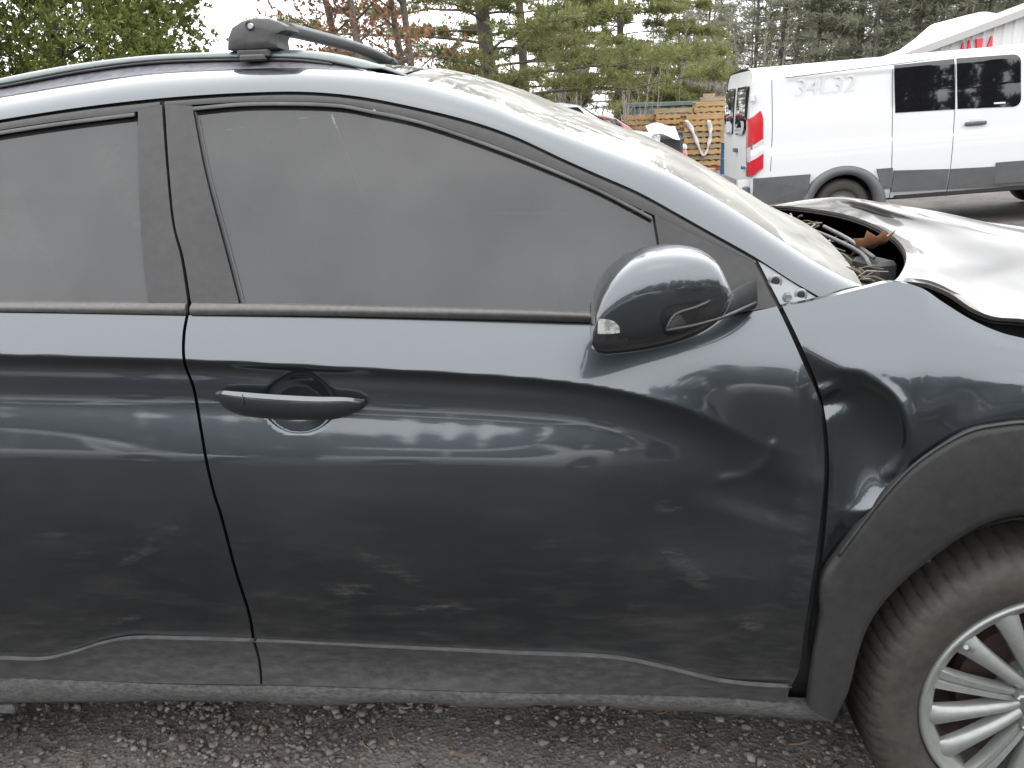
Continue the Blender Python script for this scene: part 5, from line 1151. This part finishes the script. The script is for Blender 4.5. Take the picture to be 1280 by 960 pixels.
# =================================================================== TREES
def leafmat(n, c, c2, tr=.35, sc=1.3):
    m = MAT(n, c, .6, col2=c2, nscale=sc, nlo=.3, nhi=.7); N, L = nt(m); b = N['Principled BSDF']; t = N.new('ShaderNodeBsdfTranslucent'); mx = N.new('ShaderNodeMixShader'); mx.inputs[0].default_value = tr
    t.inputs[0].default_value = tuple(np.array(c)*1.2)+(1,); b.inputs['Specular IOR Level'].default_value = .2
    src = b.inputs['Base Color'].links[0].from_socket; L.new(src, t.inputs[0])
    L.new(b.outputs[0], mx.inputs[1]); L.new(t.outputs[0], mx.inputs[2]); L.new(mx.outputs[0], N['Material Output'].inputs[0]); return m
m_bark = MAT('bark', (.085, .072, .062), .9, col2=(.045, .037, .031), nscale=8, stretch=(3, 3, .6), bump=.6, bscale=30)
m_pbark = MAT('pale_bark', (.12, .105, .085), .9, col2=(.075, .064, .052), nscale=9, stretch=(3, 3, .5), bump=.4, bscale=30)
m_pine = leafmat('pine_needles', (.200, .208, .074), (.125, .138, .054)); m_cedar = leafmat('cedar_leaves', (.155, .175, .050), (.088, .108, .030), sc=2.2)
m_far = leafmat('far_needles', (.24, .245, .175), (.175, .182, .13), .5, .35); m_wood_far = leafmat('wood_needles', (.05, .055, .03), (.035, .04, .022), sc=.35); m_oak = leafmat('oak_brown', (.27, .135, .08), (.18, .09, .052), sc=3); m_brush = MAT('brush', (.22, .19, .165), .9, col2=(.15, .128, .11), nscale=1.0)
def blades(C, D, n, ln, wd, spread, r):
    """n needle blades at every centre C, leaning along D"""
    C = np.repeat(C, n, 0); D = np.repeat(D, n, 0); d = D+spread*r.normal(size=C.shape); d /= np.linalg.norm(d, axis=1)[:, None]+1e-9
    s = np.cross(d, r.normal(size=C.shape)); s /= np.linalg.norm(s, axis=1)[:, None]+1e-9; l = (ln*r.uniform(.6, 1.25, len(C)))[:, None]; w = wd*r.uniform(.7, 1.3, len(C))[:, None]
    V = np.stack([C-s*w*.5, C+d*l*.5+s*w, C+d*l, C+d*l*.5-s*w], 1); return V.reshape(-1, 3), np.arange(len(C)*4).reshape(-1, 4)
class LimbSet:
    def __init__(s): s.mb = MB()
    def limb(s, P, r0, r1, seg=6): s.mb.tube(P, np.linspace(r0, r1, len(P)), seg)
def tree_root(name, loc, label, group=None): return empty(name, loc, label, 'tree', group)
def pine(name, loc, label, seed, H, z0, reach, nb, rt_, blade=(.13, .008), per=11, tips=26, droop=.18, mat=m_pine, dens_z=None, lean=(0, 0), bark=m_bark):
    r = np.random.RandomState(seed); root = tree_root(name, loc, label); ls = LimbSet(); tr = np.array([(lean[0]*t+.06*math.sin(3*t+seed), lean[1]*t, H*t) for t in np.linspace(0, 1, 12)]); ls.limb(tr, rt_, rt_*.15, 12)
    ls.mb.build('trunk', bark, root, True); lb = LimbSet(); Cs, Ds = [], []
    for k in range(nb):
        z = z0+(H-z0)*((k+r.rand())/nb)**1.25; t = z/H; az = k*2.4+r.uniform(-.4, .4); L_ = reach*(1-(.92*(z-z0)/(H-z0))**1.2)*r.uniform(.7, 1.1)
        b = np.array([np.interp(t, np.linspace(0, 1, 12), tr[:, 0]), np.interp(t, np.linspace(0, 1, 12), tr[:, 1]), z]); dr_ = np.array([math.cos(az), math.sin(az), 0]); n = 9
        P = np.array([b+dr_*L_*u+np.array([0, 0, L_*(.16*u-droop*2.0*u*u+.12*u**4)])+r.normal(0, .03*L_*.3, 3)*u for u in np.linspace(0, 1, n)]); lb.limb(P, rt_*.20*(1-.5*t)*(.5+.5*L_/reach), .006, 5)
        nt_ = int(tips*(.4+.6*L_/reach)*(1 if dens_z is None or z < dens_z else .45))
        for q in range(nt_):
            u = r.uniform(.22, 1)**.75; p = np.array([np.interp(u, np.linspace(0, 1, n), P[:, i]) for i in range(3)]); sd_ = np.array([-dr_[1], dr_[0], 0])*r.choice([-1, 1])*r.uniform(.2, 1)+dr_*r.uniform(.1, .8)+np.array([0, 0, r.uniform(-.15, .35)])
            sl_ = L_*.30*(1.15-.6*u)*r.uniform(.5, 1.1); e = p+sd_*sl_
            if q % 2 == 0: lb.mb.tube([p, (p+e)/2+np.array([0, 0, -.02]), e], [.009, .006, .003], 4)
            for w in np.linspace(.25, 1, 6): Cs.append(p+(e-p)*w+r.normal(0, .035, 3)); Ds.append(sd_*.8+np.array([0, 0, .35]))
    lb.mb.build('branches', bark, root, True); V, F = blades(np.array(Cs), np.array(Ds), per, blade[0], blade[1], .75, r); fastmesh('crown', V, F, mat, root); return root
pb = bp(np.array((627, 105.), float), 17.0); pine('pine_tree', (pb[0], 17.0, float(gz(pb[0], 17))), 'tall open pine with bare dark lower limbs behind the SUV windshield', 4, 11, 1.75, 4.3, 64, .20, (.16, .0085), 13, 40, .10, dens_z=5.0, lean=(-.9, 0))
pg = bp(np.array((656, 105.), float), 18.5); pine('pine_tree', (pg[0], 18.5, float(gz(pg[0], 18.5))), 'slim pale-barked pine just right of the tall open pine', 14, 11, 2.6, 2.8, 40, .12, (.16, .009), 11, 26, .12, dens_z=5.2, lean=(-.3, 0), bark=m_pbark)
p3 = bp(np.array((775, 120.), float), 30.0); pine('pine_tree', (p3[0], 30., float(gz(p3[0], 30))), 'bushy yellow-green pine drooping behind the teal container', 24, 12.0, 1.6, 4.0, 84, .17, (.20, .014), 12, 36, .16, dens_z=7.5)
# dense evergreen on the left
def evergreen(loc, label, seed, Rr, H, n, per, blade, mat=m_cedar):
    r = np.random.RandomState(seed); root = tree_root('cedar_tree', loc, label); ls = LimbSet(); ls.limb(np.array([(0, 0, z) for z in np.linspace(0, H*.95, 8)]), .16, .02, 10); ls.mb.build('trunk', m_bark, root, True)
    cl_ = []; 
    for k in range(n):
        z = H*(.06+.94*r.rand()**1.1); rad = Rr*(1-(z/H)**2.2)*(.75+.5*vnoise(np.array([z*1.1]), np.array([k*.0]), seed)[0]); az = r.uniform(0, 6.28); u = r.uniform(.45, 1)**.6; rad *= 1+.25*math.sin(3*az+z*1.7)+.12*math.sin(7*az-z*2)
        cl_.append((rad*u*math.cos(az), rad*u*math.sin(az), z+r.normal(0, .08)))
    C = np.array(cl_); D = C*np.array([1, 1, 0]); D /= np.linalg.norm(D, axis=1)[:, None]+1e-9; D += np.array([0, 0, .55])
    C2 = np.repeat(C, 7, 0)+r.normal(0, .11, (len(C)*7, 3)); V, F = blades(C2, np.repeat(D, 7, 0), per, blade[0], blade[1], .6, r); fastmesh('crown', V, F, mat, root)
    lb = LimbSet()
    for k in range(60):
        c = C[r.randint(len(C))]; lb.limb([(0, 0, c[2]-.35*np.hypot(c[0], c[1])), tuple(c*np.array([.5, .5, 1])-np.array([0, 0, .1])), tuple(c)], .025, .006, 4)
    lb.mb.build('branches', m_bark, root, True); return root
e1 = bp(np.array((70, 60.), float), 9.5); evergreen((e1[0], 9.5, 0), 'dense rounded evergreen behind the SUV roof rail', 6, 2.35, 4.9, 3000, 9, (.10, .011))
# oaks holding brown leaves
def oak(px_, y, label, seed, stems, leaves, H=7.5, mat=m_oak, bark=m_pbark, rt_=.085):
    r = np.random.RandomState(seed); b0 = bp(np.array(px_, float), y); g = float(gz(b0[0], y)); root = tree_root('oak_tree', (b0[0], y, g), label); tb = LimbSet(); lb = LimbSet(); Cs = []
    for (lx, ly) in stems:
        P = np.array([(lx*t*H+.05*math.sin(5*t+lx*9), ly*t*H, H*t) for t in np.linspace(0, 1, 12)]); tb.limb(P, rt_, .02, 8)
        for k in range(16):
            t = r.uniform(.22, .95); p = np.array([np.interp(t, np.linspace(0, 1, 12), P[:, i]) for i in range(3)]); az = r.uniform(0, 6.28); L_ = r.uniform(.7, 1.9)*(1.1-.6*t); d = np.array([math.cos(az), math.sin(az), r.uniform(.15, .7)])
            Q = [p, p+d*L_*.4+r.normal(0, .05, 3), p+d*L_*.75+r.normal(0, .09, 3), p+d*L_]; lb.limb(Q, .022, .005, 5)
            for q in range(4):
                s = Q[r.randint(1, 4)]; e = s+r.normal(0, .3, 3); lb.limb([s, (s+e)/2+r.normal(0, .04, 3), e], .007, .003, 4)
                for w in range(int(leaves*r.rand())): Cs.append(e+r.normal(0, .17, 3))
    tb.mb.build('trunk', bark, root, True); lb.mb.build('branches', bark, root, True); Cs = np.array(Cs)
    V, F = blades(Cs, r.normal(size=Cs.shape), 3, .085, .020, .8, r); fastmesh('crown', V, F, mat, root); return root
oak((468, 100), 12.5, 'leaning oak with brown leaves behind the roof crossbar', 31, [(-.10, .03), (-.22, .1)], 46)
oak((524, 100), 14.0, 'thin oak with brown leaves left of the tall open pine', 37, [(-.13, .0), (-.05, -.12)], 26)
# bare brush
def brush(name, pxc, y, n, H, w, label, seed, mat=m_brush, thick=.012):
    r = np.random.RandomState(seed); b0 = bp(np.array((pxc, 120.), float), y); root = empty(name, (b0[0], y, float(gz(b0[0], y))), label, 'shrub'); mb = MB()
    for k in range(n):
        x, yy = r.normal(0, w), r.normal(0, w*.5); h = H*r.uniform(.55, 1.1); lx, ly = r.normal(0, .12, 2); P = [np.array((x+lx*h*t+.04*math.sin(7*t+k), yy+ly*h*t, h*t)) for t in np.linspace(0, 1, 5)]; mb.tube(P, np.linspace(thick, .003, 5), 4)
        for q in range(7):
            t = r.uniform(.3, .95); p = P[0]+(P[-1]-P[0])*t; d = np.array([r.normal(0, .5), r.normal(0, .5), r.uniform(.4, 1)])*h*.22; mb.tube([p, p+d*.5+r.normal(0, .02, 3), p+d], [.006, .004, .002], 3)
    mb.build('stems', mat, root); return root
for k, (pxc, y, n, H, w, lb) in enumerate(((300, 16, 16, 3.2, .8, 'bare thin brush between the evergreen and the oaks'), (470, 19, 26, 2.6, 1.6, 'bare grey brush behind the leaning oaks'), (690, 20, 30, 3.0, 1.5, 'bare brush under the slim pale pine'), (735, 24, 30, 3.4, 1.4, 'bare tan brush left of the bushy pine'),
        (850, 31, 46, 5.2, 1.6, 'tall bare grey thicket rising behind the teal container'), (890, 36, 40, 5.0, 2.0, 'bare brown thicket between container and far pines'), (570, 24, 26, 3.0, 2.0, 'bare brush behind the open pine trunk'))):
    brush('bare_brush', pxc, y, n, H, w, lb, 50+k, thick=.012+.0004*y)
# far pines: four shapes, copied
def farpine(seed, H):
    r = np.random.RandomState(seed); tr = np.array([(.25*math.sin(2.2*t+seed)*t, 0, H*t) for t in np.linspace(0, 1, 8)]); mb = MB(); mb.tube(tr, np.linspace(.19, .04, 8), 7); t_o = mb.build('trunk', m_bark, None, True); Cs, Ds = [], []; lb = MB()
    z = H*.26
    while z < H*.99:
        L_ = (2.5*(1-((z-H*.26)/(H*.76))**1.6)+.3)
        for q in range(5):
            if r.rand() < .22: continue
            az = r.uniform(0, 6.28); l = L_*r.uniform(.6, 1.15); d = np.array([math.cos(az), math.sin(az), r.uniform(-.05, .22)]); b = np.array([np.interp(z/H, np.linspace(0, 1, 8), tr[:, 0]), 0, z]); lb.tube([b, b+d*l*.5, b+d*l], [.035, .022, .01], 3)
            for w in range(int(7+9*l/2.5)):
                u = r.uniform(.3, 1.05); Cs.append(b+d*l*u+r.normal(0, .20, 3)*np.array([1, 1, .6])); Ds.append(d+np.array([0, 0, .4]))
        z += H*.034
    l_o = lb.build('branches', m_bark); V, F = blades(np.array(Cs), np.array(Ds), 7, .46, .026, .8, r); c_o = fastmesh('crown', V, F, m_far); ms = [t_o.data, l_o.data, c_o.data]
    for o in (t_o, l_o, c_o): bpy.data.objects.remove(o)
    return ms
FP = [farpine(100+k, h) for k, h in enumerate((13, 15, 14, 16.5))]; r = np.random.RandomState(77)
spots = []
for row, (y, n, xa, xb2) in enumerate(((50, 14, 818, 1330), (62, 13, 800, 1340), (82, 15, 480, 1340))):
    for k in range(n): spots.append((xa+(xb2-xa)*(k+r.uniform(.1, .9))/n, y+r.uniform(-3, 3)))
for k, (pxx, y) in enumerate(spots):
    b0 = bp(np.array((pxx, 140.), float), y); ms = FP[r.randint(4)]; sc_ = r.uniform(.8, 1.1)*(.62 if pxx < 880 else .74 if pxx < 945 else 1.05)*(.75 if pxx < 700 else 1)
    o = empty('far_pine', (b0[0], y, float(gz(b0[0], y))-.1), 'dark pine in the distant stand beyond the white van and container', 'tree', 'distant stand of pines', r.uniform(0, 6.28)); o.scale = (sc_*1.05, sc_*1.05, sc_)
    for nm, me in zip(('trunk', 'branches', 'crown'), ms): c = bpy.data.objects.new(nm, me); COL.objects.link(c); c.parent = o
# understory of the far stand
r = np.random.RandomState(41); n = 5200; pxs = r.uniform(780, 1340, n); yq = r.uniform(46, 62, n); P = bp(np.stack([pxs, np.full(n, 140.)], -1), 1.0); D0 = (P-co); tq = (yq-co[1])/D0[:, 1]; Xq = co[0]+D0[:, 0]*tq
hh = (r.rand(n)**1.6)*(2.0+2.6*vnoise(Xq*.3, yq*.3, 9)); C = np.stack([Xq, yq, gz(Xq, yq)+hh], -1); V, F = blades(C, np.tile(np.array([[0, 0, 1.]]), (n, 1))*1.0, 5, .55, .045, .7, r)
tag(fastmesh('undergrowth', V, F, m_brush), 'brown leafless undergrowth along the foot of the distant pines', 'undergrowth', kind='stuff')
# the wood on the photographer's side: one mass, seen mirrored in paint and glass
r = np.random.RandomState(61); Cs = []; tb = MB()
for k in range(90):
    a = R(-84+168*(k+r.uniform(-.4, .4))/90); d = 62+r.uniform(-6, 6); x, y = d*math.sin(a), -d*math.cos(a); h = (10.4+1.6*math.sin(3.1*a+1)+1.6*math.sin(9*a)+r.uniform(-1.2, 1.4))*(1.0+.18*(a > .2)); tb.tube([(x, y, 0), (x, y, h*.9)], [.22, .05], 5)
    for q in range(260): z = h*(.06+.94*r.rand()); rad = 2.3*(1-.75*(z/h)**1.5); Cs.append((x+r.normal(0, .55)*rad, y+r.normal(0, .55)*rad, z))
Cs = np.array(Cs); V, F = blades(Cs, np.tile(np.array([[0, 0, .6]]), (len(Cs), 1)), 11, .75, .13, .9, r); n0 = len(V)
tag(fastmesh('wood_mass', V, F, m_wood_far), 'far-off line of dark trees across the yard, mirrored in the van windows', 'wood', kind='stuff')
tag(tb.build('wood_trunks', m_bark), 'bare trunks of the far-off tree line across the yard', 'wood', kind='stuff')
